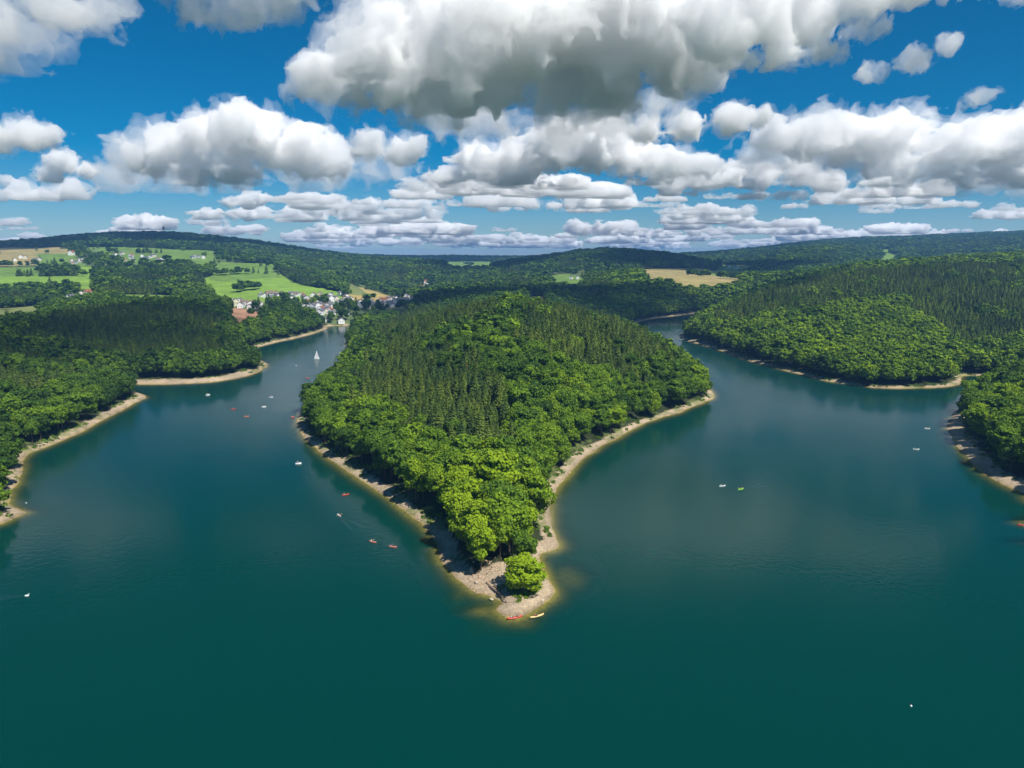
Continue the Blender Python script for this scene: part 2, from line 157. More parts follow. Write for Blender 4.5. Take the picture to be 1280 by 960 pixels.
# ground heights: (tan of azimuth, distance north, height)
HC = np.array(HEIGHTS, float)
HC_A, HC_B, HC_Z = HC[:, 0]*2.2, np.log(HC[:, 1]/500.0), HC[:, 2]
_r = np.hypot(HC_A[:, None]-HC_A, HC_B[:, None]-HC_B)
HC_W = np.linalg.solve(np.sqrt(_r**2+.01)+np.eye(len(HC))*-.02, HC_Z-60.0)
def hill_height(x, y):
    yy = np.maximum(y, 120.0)
    a = x/yy*2.2; b = np.log(yy/500.0)
    z = np.full(a.shape, 60.0)
    for i in range(len(HC)):
        z += HC_W[i]*np.sqrt((a-HC_A[i])**2+(b-HC_B[i])**2+.01)
    return z
def ground_height(x, y, d=None):
    x = np.ravel(x).astype(float); y = np.ravel(y).astype(float)
    if d is None: d = shore_distance(x, y)
    d = d+1.6*fractal(x, y, 14, 3, 3)
    amp = np.clip((y-150)/900, .15, 1.0)
    hh = np.maximum(hill_height(x, y)+amp*6*fractal(x, y, 260, 11, 4)+np.clip((y-3500)/5000, 0, 1)*28*fractal(x, y, 2100, 23, 3), 4.0)
    dl = np.maximum(d, 0)
    land = 2.3*(1-np.exp(-dl/5.0))+(hh-3)*(1-np.exp(-np.maximum(dl-6, 0)/BANK_LEN))
    land += np.clip(dl-2, 0, 3)*.09*fractal(x, y, 5, 31, 3)
    dw = np.maximum(-d, 0)
    bed = -np.minimum(.26*dw+.014*dw*dw, 24.0)
    for (cx, cy, rx, ry, top) in SHOALS:
        q = np.sqrt(((x-cx)/rx)**2+((y-cy)/ry)**2)+.25*fractal(x, y, 9, 41, 3)
        bed = np.maximum(bed, top-(np.maximum(q, 0)**2)*5.0)
    return np.where(d > 0, land, np.minimum(bed, -.02))
SPARSE = [[(-1560, 2560), (-900, 2480), (-740, 2060), (-900, 1760), (-1350, 1900)], [(640, 2150), (760, 2250), (1050, 2950), (800, 3000), (560, 2500)], [(-480, 1950), (-330, 1600), (-120, 1560), (-180, 2000)], [(60, 1750), (300, 1900), (330, 2150), (60, 2150)]]
# ---------------------------------------------------------------- ground sheet
rows = [-170.0]
while rows[-1] < 150: rows.append(rows[-1]+8)
while rows[-1] < 16000: rows.append(rows[-1]+max(1.2, .0058*rows[-1]))
rows = np.array(rows)
tt = np.linspace(-1, 1, 541); cols = .98*(.55*tt+.45*tt**3)
GX = cols[None, :]*np.maximum(rows+300, 450)[:, None]; GY = np.repeat(rows[:, None], len(cols), 1)
GD = shore_distance(GX, GY); GZ = ground_height(GX, GY, GD)
nr, nc = GX.shape
ii = np.arange(nr*nc).reshape(nr, nc)
GQ = np.stack([ii[:-1, :-1], ii[:-1, 1:], ii[1:, 1:], ii[1:, :-1]], -1).reshape(-1, 4)
gx, gy = GX.ravel(), GY.ravel()
LAND = {'bright_meadow': (.18, .30, .04), 'meadow': (.13, .215, .04), 'wheat': (.36, .28, .10), 'pasture': (.16, .19, .06),
        'tan': (.30, .25, .10), 'clearing': (.36, .20, .12)}
def field_wobble(x, y): return np.clip((y-1500)/1500, 0, 1)*70, fractal(x, y, 150, 111, 3), fractal(x, y, 150, 113, 3)
def land_colour(x, y, d, z):
    n1 = fractal(x, y, 7, 51, 3); n2 = fractal(x, y, 40, 57, 3)
    c = np.empty((len(x), 3)); c[:] = (.030, .040, .016)
    far = np.clip((y-1200)/1500, 0, 1)[:, None]
    c = c*(1-far)+np.array((.022, .045, .018))*far
    c *= (1+.35*n2)[:, None]
    for poly in SPARSE+VILLAGE:
        k = inside_poly(x, y, poly); c[k] = np.array((.10, .14, .05))*(1+.4*n1[k])[:, None]
    wob, n3, n4 = field_wobble(x, y)
    for kind, poly in FIELDS:
        k = inside_poly(x+6*n1+wob*n3, y+6*n1+wob*n4, poly)
        c[k] = np.array(LAND[kind])*(1+.16*n2[k]+.12*n1[k])[:, None]
    b0 = BEACH_W(x, y)
    beach = (d < b0) & (d > -40)
    sand = np.array((.40, .315, .215))*(1+.18*n1+.10*n2)[:, None]
    f = np.clip((d+.4)/2.2, 0, 1)[:, None]
    sand = sand*f+np.array((.17, .135, .075))*(1-f)            # wet strip at the waterline
    dp = np.clip(-z/2.5, 0, 1)[:, None]
    sand = np.where((z < 0)[:, None], np.array((.34, .25, .09))*(1-dp)+np.array((.16, .17, .06))*dp, sand)
    c[beach] = sand[beach]
    grass = (d > b0-3.5) & (d < b0+4) & (fractal(x, y, 8, 77, 3) > .12)
    c[grass] = c[grass]*.35+.65*np.array((.13, .16, .045))
    c[d <= -40] = (.05, .06, .03)
    return np.clip(c, .004, .8)
def BEACH_W(x, y):
    """width of the bare draw-down strip"""
    w = 4.8+2.6*fractal(x, y, 45, 91, 3)
    w = np.where(y < 221+5*fractal(x, y, 9, 93, 2), 26, w)
    w = np.where((x > 180) & (y < 470), w+4.5, w)
    w = np.where((x < -235) & (x > -330) & (y > 560) & (y < 660), w+7, w)
    return w
gc = land_colour(gx, gy, GD, GZ)
gm = new_mesh('ground', np.stack([gx, gy, GZ], 1), GQ, smooth=True)
at = gm.attributes.new('land', 'FLOAT_COLOR', 'POINT')
at.data.foreach_set('color', np.concatenate([gc, np.ones((len(gc), 1))], 1).astype(np.float32).ravel())
M_ground = bpy.data.materials.new('ground'); M_ground.use_nodes = True
t = M_ground.node_tree; b = t.nodes['Principled BSDF']; b.inputs['Roughness'].default_value = .95; b.inputs['Specular IOR Level'].default_value = .1
a = t.nodes.new('ShaderNodeAttribute'); a.attribute_name = 'land'
g = t.nodes.new('ShaderNodeNewGeometry')
n1 = t.nodes.new('ShaderNodeTexNoise'); n1.inputs['Scale'].default_value = .9; n1.inputs['Detail'].default_value = 6; n1.inputs['Roughness'].default_value = .7
n2 = t.nodes.new('ShaderNodeTexNoise'); n2.inputs['Scale'].default_value = .035; n2.inputs['Detail'].default_value = 5
mr1 = t.nodes.new('ShaderNodeMapRange'); mr1.inputs[1].default_value = .3; mr1.inputs[2].default_value = .7; mr1.inputs[3].default_value = .62; mr1.inputs[4].default_value = 1.3
mr2 = t.nodes.new('ShaderNodeMapRange'); mr2.inputs[1].default_value = .3; mr2.inputs[2].default_value = .7; mr2.inputs[3].default_value = .8; mr2.inputs[4].default_value = 1.18
mu = t.nodes.new('ShaderNodeMath'); mu.operation = 'MULTIPLY'
vs = t.nodes.new('ShaderNodeVectorMath'); vs.operation = 'SCALE'
for n_ in (n1, n2): t.links.new(g.outputs['Position'], n_.inputs['Vector'])
t.links.new(n1.outputs['Fac'], mr1.inputs[0]); t.links.new(n2.outputs['Fac'], mr2.inputs[0])
t.links.new(mr1.outputs[0], mu.inputs[0]); t.links.new(mr2.outputs[0], mu.inputs[1])
t.links.new(a.outputs['Color'], vs.inputs[0]); t.links.new(mu.outputs[0], vs.inputs['Scale']); t.links.new(vs.outputs[0], b.inputs['Base Color'])
bp = t.nodes.new('ShaderNodeBump'); bp.inputs['Strength'].default_value = .6; bp.inputs['Distance'].default_value = .5
t.links.new(n1.outputs['Fac'], bp.inputs['Height']); t.links.new(bp.outputs[0], b.inputs['Normal'])
gm.materials.append(M_ground)
ground = link('ground', gm, kind='structure')

# ---------------------------------------------------------------- lake
wet = (GZ.reshape(nr, nc) < .6)
keep = wet[:-1, :-1] | wet[1:, :-1] | wet[:-1, 1:] | wet[1:, 1:]
WQ = GQ[keep.ravel()]
used, inv = np.unique(WQ, return_inverse=True)
wm = new_mesh('lake_water', np.stack([gx[used], gy[used], np.zeros(len(used))], 1), inv.reshape(-1, 4), smooth=True)
at = wm.attributes.new('depth', 'FLOAT', 'POINT'); at.data.foreach_set('value', np.maximum(-GZ[used], 0).astype(np.float32))
M_water = bpy.data.materials.new('lake_water'); M_water.use_nodes = True
t = M_water.node_tree; t.nodes.clear()
out = t.nodes.new('ShaderNodeOutputMaterial')
a = t.nodes.new('ShaderNodeAttribute'); a.attribute_name = 'depth'
ex = t.nodes.new('ShaderNodeMath'); ex.operation = 'MULTIPLY'; ex.inputs[1].default_value = -.85
e2 = t.nodes.new('ShaderNodeMath'); e2.operation = 'EXPONENT'
e3 = t.nodes.new('ShaderNodeMath'); e3.operation = 'SUBTRACT'; e3.inputs[0].default_value = 1.0
t.links.new(a.outputs['Fac'], ex.inputs[0]); t.links.new(ex.outputs[0], e2.inputs[0]); t.links.new(e2.outputs[0], e3.inputs[1])
tr = t.nodes.new('ShaderNodeBsdfTransparent'); tr.inputs[0].default_value = (.80, .88, .70, 1)
df = t.nodes.new('ShaderNodeBsdfDiffuse'); df.inputs[0].default_value = (.0002, .036, .0285, 1)
m1 = t.nodes.new('ShaderNodeMixShader'); t.links.new(e3.outputs[0], m1.inputs[0]); t.links.new(tr.outputs[0], m1.inputs[1]); t.links.new(df.outputs[0], m1.inputs[2])
gl = t.nodes.new('ShaderNodeBsdfGlossy'); gl.inputs['Roughness'].default_value = .10
fr = t.nodes.new('ShaderNodeFresnel'); fr.inputs[0].default_value = 1.21
g = t.nodes.new('ShaderNodeNewGeometry')
na = t.nodes.new('ShaderNodeTexNoise'); na.inputs['Scale'].default_value = .45; na.inputs['Detail'].default_value = 3
nb = t.nodes.new('ShaderNodeTexNoise'); nb.inputs['Scale'].default_value = .006; nb.inputs['Detail'].default_value = 3
t.links.new(g.outputs['Position'], na.inputs['Vector']); t.links.new(g.outputs['Position'], nb.inputs['Vector'])
bp = t.nodes.new('ShaderNodeBump'); bp.inputs['Strength'].default_value = .15; bp.inputs['Distance'].default_value = .3
t.links.new(na.outputs['Fac'], bp.inputs['Height'])
rr = t.nodes.new('ShaderNodeMapRange'); rr.inputs[1].default_value = .35; rr.inputs[2].default_value = .65; rr.inputs[3].default_value = .09; rr.inputs[4].default_value = .2
t.links.new(nb.outputs['Fac'], rr.inputs[0]); t.links.new(rr.outputs[0], gl.inputs['Roughness'])
t.links.new(bp.outputs[0], gl.inputs['Normal']); t.links.new(bp.outputs[0], fr.inputs['Normal'])
m2 = t.nodes.new('ShaderNodeMixShader'); t.links.new(fr.outputs[0], m2.inputs[0]); t.links.new(m1.outputs[0], m2.inputs[1]); t.links.new(gl.outputs[0], m2.inputs[2])
t.links.new(m2.outputs[0], out.inputs['Surface'])
wm.materials.append(M_water)
link('lake_water', wm, kind='structure')

# ---------------------------------------------------------------- trees
def foliage_material(name, stops, var):
    m = bpy.data.materials.new(name); m.use_nodes = True; t = m.node_tree; t.nodes.clear()
    out = t.nodes.new('ShaderNodeOutputMaterial')
    at = t.nodes.new('ShaderNodeAttribute'); at.attribute_type = 'INSTANCER'; at.attribute_name = 'tint'
    oi = t.nodes.new('ShaderNodeObjectInfo')
    g = t.nodes.new('ShaderNodeNewGeometry')
    j = t.nodes.new('ShaderNodeMath'); j.operation = 'MULTIPLY_ADD'; j.inputs[1].default_value = var; j.inputs[2].default_value = -var/2
    t.links.new(oi.outputs['Random'], j.inputs[0])
    s = t.nodes.new('ShaderNodeMath'); s.operation = 'ADD'; t.links.new(at.outputs['Fac'], s.inputs[0]); t.links.new(j.outputs[0], s.inputs[1])
    nz = t.nodes.new('ShaderNodeTexNoise'); nz.inputs['Scale'].default_value = .6; nz.inputs['Detail'].default_value = 2
    t.links.new(g.outputs['Position'], nz.inputs['Vector'])
    k = t.nodes.new('ShaderNodeMath'); k.operation = 'MULTIPLY_ADD'; k.inputs[1].default_value = .30; k.inputs[2].default_value = -.15
    t.links.new(nz.outputs['Fac'], k.inputs[0])
    ri = t.nodes.new('ShaderNodeMath'); ri.operation = 'MULTIPLY_ADD'; ri.inputs[1].default_value = .42; ri.inputs[2].default_value = -.21
    t.links.new(g.outputs['Random Per Island'], ri.inputs[0])
    s3 = t.nodes.new('ShaderNodeMath'); s3.operation = 'ADD'; t.links.new(s.outputs[0], s3.inputs[0]); t.links.new(ri.outputs[0], s3.inputs[1])
    s2 = t.nodes.new('ShaderNodeMath'); s2.operation = 'ADD'; s2.use_clamp = True; t.links.new(s3.outputs[0], s2.inputs[0]); t.links.new(k.outputs[0], s2.inputs[1])
    cr = t.nodes.new('ShaderNodeValToRGB'); e = cr.color_ramp.elements
    e[0].position = stops[0][0]; e[0].color = (*stops[0][1], 1); e[1].position = stops[-1][0]; e[1].color = (*stops[-1][1], 1)
    for p, c in stops[1:-1]: x = e.new(p); x.color = (*c, 1)
    t.links.new(s2.outputs[0], cr.inputs[0])
    d = t.nodes.new('ShaderNodeBsdfDiffuse'); tl = t.nodes.new('ShaderNodeBsdfTranslucent'); mx = t.nodes.new('ShaderNodeMixShader'); mx.inputs[0].default_value = .2
    for q in (d, tl): t.links.new(cr.outputs[0], q.inputs[0])
    t.links.new(d.outputs[0], mx.inputs[1]); t.links.new(tl.outputs[0], mx.inputs[2]); t.links.new(mx.outputs[0], out.inputs[0])
    return m
M_leaf = foliage_material('broadleaf_foliage', [(0, (.026, .062, .014)), (.35, (.062, .128, .020)), (.65, (.130, .225, .020)), (1, (.255, .37, .018))], .5)
M_needle = foliage_material('spruce_foliage', [(0, (.030, .070, .042)), (.5, (.100, .160, .034)), (.85, (.17, .235, .04)), (1, (.22, .28, .05))], .45)
M_dead = principled('dead_needles', (.22, .09, .035), .9)
M_bark = principled('bark', (.085, .065, .048), .95, .1, (1.5, .35))
def leaf_quads(C, N, size, R, aspect=1.0):
    """quads of leaves at centres C facing N"""
    k = len(C); N = N/np.linalg.norm(N, axis=1)[:, None]
    h = R.normal(size=(k, 3)); T = np.cross(N, h); T /= np.linalg.norm(T, axis=1)[:, None]; B = np.cross(N, T)
    s = np.asarray(size)[:, None]
    V = np.stack([C-T*s-B*s*aspect, C+T*s-B*s*.6*aspect, C+T*s*.8+B*s*aspect, C-T*s*.7+B*s*.9*aspect], 1).reshape(-1, 3)
    return V, np.arange(k*4).reshape(-1, 4)
def broadleaf_crown(seed, n_clump, n_leaf, size, rx=5.6, h=18.0, base=.22):
    R = np.random.default_rng(seed)
    cz = h*(base+1)/2; rz = h*(1-base)/2
    dirs = R.normal(size=(n_clump*3, 3)); dirs /= np.linalg.norm(dirs, axis=1)[:, None]
    dirs = dirs[dirs[:, 2] > -.75]
    sel = [dirs[0]]
    for v in dirs[1:]:                                    # spread the clumps
        if len(sel) >= n_clump: break
        if max(np.dot(v, q) for q in sel) < 1-1.5/n_clump: sel.append(v)
    sel = np.array(sel); rad = R.uniform(.55, .92, len(sel))
    P = sel*rad[:, None]*np.array([rx, rx, rz]); P *= R.uniform(.9, 1.12, (len(sel), 1)); P[:, 2] += cz
    P = np.concatenate([P, [[0, 0, cz+rz*.5], [0, 0, cz]]])
    cr = R.uniform(.18, .44, len(P))*rx; cr[-1] = rx*.6
    n = R.multinomial(n_leaf, cr**2/np.sum(cr**2))
    C, N = [], []
    for p, r, k in zip(P, cr, n):
        d = R.normal(size=(k, 3)); d[:, 2] += .25; d /= np.linalg.norm(d, axis=1)[:, None]
        rr = r*(1.12-.55*R.random(k)**1.5)
        C.append(p+d*rr[:, None]*np.array([1, 1, .82])); o = d+.45*(p-np.array([0, 0, cz]))/rx
        N.append(o+R.normal(size=(k, 3))*.62)
    C = np.concatenate(C); N = np.concatenate(N)
    return leaf_quads(C, N, size*R.uniform(.6, 1.25, len(C)), R)
def spruce_crown(seed, whorls, per, sprays, size, r=3.1, h=25.0):
    R = np.random.default_rng(seed); C, N, S = [], [], []
    for w in range(whorls):
        f = (w+R.random()*.6)/whorls; z = h*(.16+.82*f); L = r*(1-f)**.8*R.uniform(.85, 1.1)+.25
        k = max(4, int(per*(1-.45*f)))
        a0 = R.random()*6.28
        for b_ in range(k):
            a = a0+6.283*b_/k+R.normal()*.18; l = L*R.uniform(.75, 1.15)
            u = np.array([math.cos(a), math.sin(a), 0]); 
            for s in range(sprays):
                q = (s+.55)/sprays; side = R.normal()*.22*l*(1-q*.4)
                c = u*l*q+np.array([-u[1], u[0], 0])*side; c[2] = z-.38*l*q*q+.05*l-abs(side)*.3
                C.append(c); N.append(np.array([u[0]*.55, u[1]*.55, 1])+R.normal(size=3)*.35); S.append(size*(1.1-.35*q)*(.55+.45*(1-f)))
    for s in range(max(3, sprays)):
        C.append(np.array([0, 0, h*(.955+.04*s/max(3, sprays))])); N.append(R.normal(size=3)*np.array([1, 1, .2])); S.append(size*.35)
    return leaf_quads(np.array(C), np.array(N), np.array(S), R, 1.0)
def trunk_mesh(name, h, r, limbs, seed):
    R = random.Random(seed); bm = bmesh.new()
    bar(bm, (0, 0, -.6), (R.uniform(-.2, .2), R.uniform(-.2, .2), h*.5), r, r*.7, 7); bar(bm, (0, 0, h*.48), (0, 0, h*.93), r*.68, r*.12, 6)
    for k in range(limbs):
        a = R.random()*6.28; z = h*R.uniform(.3, .7); l = h*R.uniform(.14, .24)
        bar(bm, (0, 0, z), (math.cos(a)*l, math.sin(a)*l, z+l*.8), r*.35, r*.1, 5)
    return bm_mesh(name, bm, M_bark)
BROAD_NEAR = [broadleaf_crown(100+k, 30, 5200, .36, R_, h_) for k, (R_, h_) in enumerate([(5.6, 18), (5.0, 19), (6.3, 17), (5.8, 20), (4.8, 16)])]
BROAD_MID = [broadleaf_crown(200+k, 24, 1300, .66, R_, h_) for k, (R_, h_) in enumerate([(5.6, 18), (5.0, 19), (6.3, 17.5), (5.8, 20)])]
BROAD_FAR = [broadleaf_crown(300+k, 16, 300, 1.25, R_, h_) for k, (R_, h_) in enumerate([(5.8, 17), (5.2, 19), (6.4, 16)])]
SPR_NEAR = [spruce_crown(400+k, 22, 11, 7, .64, R_, h_) for k, (R_, h_) in enumerate([(3.8, 18), (3.4, 19.5), (4.1, 17), (3.6, 15.5)])]
SPR_MID = [spruce_crown(500+k, 17, 8, 4, .95, R_, h_) for k, (R_, h_) in enumerate([(3.8, 18), (3.4, 19.5), (4.1, 17)])]
SPR_FAR = [spruce_crown(600+k, 10, 6, 2, 1.5, R_, h_) for k, (R_, h_) in enumerate([(3.8, 18), (4.0, 17)])]

# where trees stand
HEDGES = [((-745, 1765), (-600, 1900)), ((-560, 1500), (-520, 1580)), ((-1180, 1765), (-1040, 1760)), ((-1300, 2050), (-1150, 2080)), ((-1280, 2350), (-1120, 2330)), ((420, 1760), (640, 1850))]
house_xy = np.array([(x, y) for x, y, k in HOUSES], float)
def open_land(x, y):
    """1 where no trees grow, between 0 and 1 where few do"""
    r = np.zeros(len(x)); n = fractal(x, y, 30, 63, 2)
    for poly in VILLAGE: r[inside_poly(x, y, poly)] = .93
    for poly in SPARSE: r[inside_poly(x+60*n, y+60*n, poly)] = .80
    wob, n3, n4 = field_wobble(x, y)
    for kind, poly in FIELDS: r[inside_poly(x+8*n+wob*n3, y+8*n+wob*n4, poly)] = .997
    for (ax, ay), (bx, by) in HEDGES:
        tq = np.clip(((x-ax)*(bx-ax)+(y-ay)*(by-ay))/((bx-ax)**2+(by-ay)**2), 0, 1)
        k = (np.hypot(x-ax-tq*(bx-ax), y-ay-tq*(by-ay)) < 7) & (n > -.2); r[k] = np.minimum(r[k], .15)
    for hx, hy in house_xy:
        k = (np.abs(x-hx) < 9) & (y-hy < 6) & (y-hy > -45); r[k] = np.maximum(r[k], .93)
        k = (np.hypot(x-hx, y-hy) < 10); r[k] = 1
    return r
# horizon profile: what can be seen at all from about here
PA = np.linspace(-1, 1, 321); PD = np.exp(np.linspace(math.log(140), math.log(9000), 420))
_px = (PA[:, None]*PD[None, :]); _py = np.repeat(PD[None, :], len(PA), 0)
_pz = ground_height(_px, _py).reshape(_px.shape)
_sl = np.maximum.accumulate((_pz+np.where(_pz > 4, 8, 0)-CAM_Z)/PD, axis=1)
def seen(x, y, top, slack=.014):
    ai = np.clip(np.round((x/y+1)/2*320).astype(int), 0, 320); di = np.clip(np.searchsorted(PD, y*.985)-1, 0, len(PD)-1)
    return ((top-CAM_Z)/y > _sl[ai, di]-slack) & (np.abs(x) < y*.80+60)
def spruce_share(x, y, d):
    n = fractal(x, y, 90, 71, 3); n2 = fractal(x, y, 35, 73, 2)
    p = np.where(y > 1250, .42+.9*n, .14+.45*n)
    left = (x < -180) & (y < 800) & (y > 250); p = np.where(left, .30+.8*n, p)
    for poly in SPRUCE_STANDS: p = np.where(inside_poly(x+14*n2, y+14*n2, poly), .86+.45*n2, p)
    for poly in YOUNG_STANDS: p = np.where(inside_poly(x+10*n2, y+10*n2, poly), .06, p)
    p = np.where((x > 190) & (y < 1700), p*.9, p)
    p = np.where(d < 30+22*n2, .04, p); p = np.where((x > 230) & (x < 720) & (y > 1250) & (y < 1900), 0, p)
    return p
def tint_of(x, y, d, spruce):
    n = fractal(x, y, 60, 81, 3); n2 = fractal(x, y, 18, 83, 2)
    mid = np.abs(x) < 190
    t = np.where(mid & (y < 1000), np.interp(y, [200, 260, 340, 470, 700, 1000], [.95, .82, .56, .44, .40, .38]), .38)  # fresh foliage at the spit; sun and cloud shade also put into the tint
    t = np.where((x > 190) & (y < 1700), .54, t)-np.clip((y-2200)/1500, 0, 1)*.16  # sunlit right bank painted lighter, dim hazy far hills painted darker
    t = t+.22*n+.14*n2
    for poly in YOUNG_STANDS: t = np.where(inside_poly(x, y, poly), .66+.18*n+.1*n2, t)
    ts = np.where(mid & (y < 900), .55, np.where((x > 150) & (y < 1600), .58, .42))-np.clip((y-2200)/1500, 0, 1)*.22+.30*n+.12*n2  # spruce tint also carries the lit right bank and dim far hills
    return np.clip(np.where(spruce, ts, t), .02, .98)
def scatter(cell, y0, y1, half, seed):
    R = np.random.default_rng(seed)
    w = half(y1); nx, ny = int(2*w/cell), int((y1-y0)/cell)
    X, Y = np.meshgrid(np.arange(nx), np.arange(ny)); X = X+.5*(Y % 2)
    x = (X.ravel()+R.uniform(-.42, .42, X.size))*cell-w; y = (Y.ravel()+R.uniform(-.42, .42, X.size))*cell+y0
    k = np.abs(x) < half(y); return x[k], y[k], R
ZONES = [(215, 1300, 5.6, 7.2, 1.0, 1.0), (1300, 2600, 8.0, 10.5, 1.45, 1.0), (2600, 6300, 13.5, 17.0, 2.3, 1.12)]
TREES = {True: [], False: []}
for zi, (y0, y1, cs, cb, wid, tall) in enumerate(ZONES):
    for spruce in (True, False):
        x, y, R = scatter(cs if spruce else cb, y0, y1, lambda q: q*.80+60, 900+zi*2+spruce)
        if zi:                                                    # drop the hopeless ones before the costly tests
            k = seen(x, y, np.full(len(x), 330.0)); x, y = x[k], y[k]
        d = shore_distance(x, y); k = d > 3; x, y, d = x[k], y[k], d[k]
        z = ground_height(x, y, d)
        k = seen(x, y, z+30); x, y, d, z = x[k], y[k], d[k], z[k]
        edge = BEACH_W(x, y)+(.5 if not spruce else 9)+0
        k = (d > edge) & (R.random(len(x)) > open_land(x, y)); x, y, d, z = x[k], y[k], d[k], z[k]
        ps = spruce_share(x, y, d); u = (fractal(x, y, 9, 87, 2)*.5+.5)*.5+.25
        k = (u < ps) if spruce else (u >= ps-.03); x, y, d, z = x[k], y[k], d[k], z[k]
        n = len(x)
        s = (R.uniform(.66, 1.2, n) if spruce else R.uniform(.72, 1.2, n))*np.where(d < 20, .88, 1.0)*np.where((y < 300) & (not spruce), 1.12, 1.0)
        w = s*wid*R.uniform(.85, 1.25, n)
        TREES[spruce].append(np.stack([x, y, z, d, R.uniform(0, 6.283, n), w, s*tall, tint_of(x, y, d, spruce), R.random(n)], 1))
T_BROAD = np.concatenate(TREES[False]); T_SPRUCE = np.concatenate(TREES[True])
print('TREES', len(T_BROAD), len(T_SPRUCE))

def bank_of(x, y):
    if abs(x) < 200 and y < 1000 and x > -175: return 'central'
    if x < 0: return 'left'
    return 'right'
BROAD_MESH = [new_mesh('broadleaf_crown', *q, mats=[M_leaf]) for q in BROAD_NEAR]
SPR_MESH = [new_mesh('spruce_crown', *q, mats=[M_needle]) for q in SPR_NEAR]
DEAD_MESH = SPR_MESH[0].copy(); DEAD_MESH.materials.clear(); DEAD_MESH.materials.append(M_dead)
BROAD_TRUNK = [trunk_mesh('broadleaf_trunk', h_, .32, 7, k) for k, h_ in enumerate([18, 19, 17, 20, 16])]
SPR_TRUNK = [trunk_mesh('spruce_trunk', h_, .24, 0, k+9) for k, h_ in enumerate([18, 19.5, 17, 15.5])]
def tree(name, label, group, row, crowns, trunks, k=None):
    x, y, z, d, rz, w, s, tint, u = row
    k = int(u*len(crowns)) % len(crowns) if k is None else k
    o = thing(name, label, 'tree', (x, y, z-.3), rz, group); o.scale = (w, w, s)
    link('trunk', trunks[k], o); c = link('crown', crowns[k], o); c['tint'] = float(tint)
    return o
def place(x, y, d):
    p = bank_of(x, y)
    if p == 'left': return 'at the edge of the bank beside the buoy' if d < 26 else 'inside the bank wood nearest the buoy'
    if p == 'right': return 'at the edge of the bank behind the white kayaks' if d < 26 else 'inside the bank wood behind the white kayaks'
    if y < 275: return 'in the clump behind the gravel spit'
    side = 'sailing boat' if x < 0 else 'lime green kayak'
    return f'along the peninsula shore facing the {side}' if d < 24 else f'on the peninsula slope facing the {side}' if d < 60 else f'on the peninsula crest toward the {side}'
def size_word(s): return 'small ' if s < .88 else 'tall ' if s > 1.08 else ''
def tone(t_, names): return names[0] if t_ < .38 else names[1] if t_ < .66 else names[2]
def split_near(T, n=300):
    inframe = (np.abs(T[:, 0]) < T[:, 1]*.715+4)
    a_ = T[:, 1]+np.where(inframe, 0, 1e6)
    vis = seen(T[:, 0], T[:, 1], T[:, 2]+18*T[:, 6], .002)
    o = np.argsort(a_+np.where(vis, 0, 1e5)); return T[o[:n]], T[o[n:]]
near_b, rest_b = split_near(T_BROAD); near_s, rest_s = split_near(T_SPRUCE)
for r in near_b:
    p = place(r[0], r[1], r[3]); tn = size_word(r[6])+tone(r[7], ('dark green', 'mid green', 'bright yellow-green'))
    tree('broadleaf_tree', f'{tn} broadleaf tree {p}', f'{tn} broadleaf trees {p}', r, BROAD_MESH, BROAD_TRUNK)
di = int(np.argmin(np.hypot(near_s[:, 0]+25, near_s[:, 1]-470)))
for i_, r in enumerate(near_s):
    p = place(r[0], r[1], r[3]); tn = size_word(r[6])+tone(r[7], ('dark blue-green', 'olive green', 'light olive'))
    if i_ == di:
        tree('spruce_tree', 'rust-brown dead spruce standing among green spruces on the peninsula', 'dead spruces', r, [DEAD_MESH], SPR_TRUNK[:1], 0); continue
    tree('spruce_tree', f'{tn} pointed spruce tree {p}', f'{tn} spruces {p}', r, SPR_MESH, SPR_TRUNK)

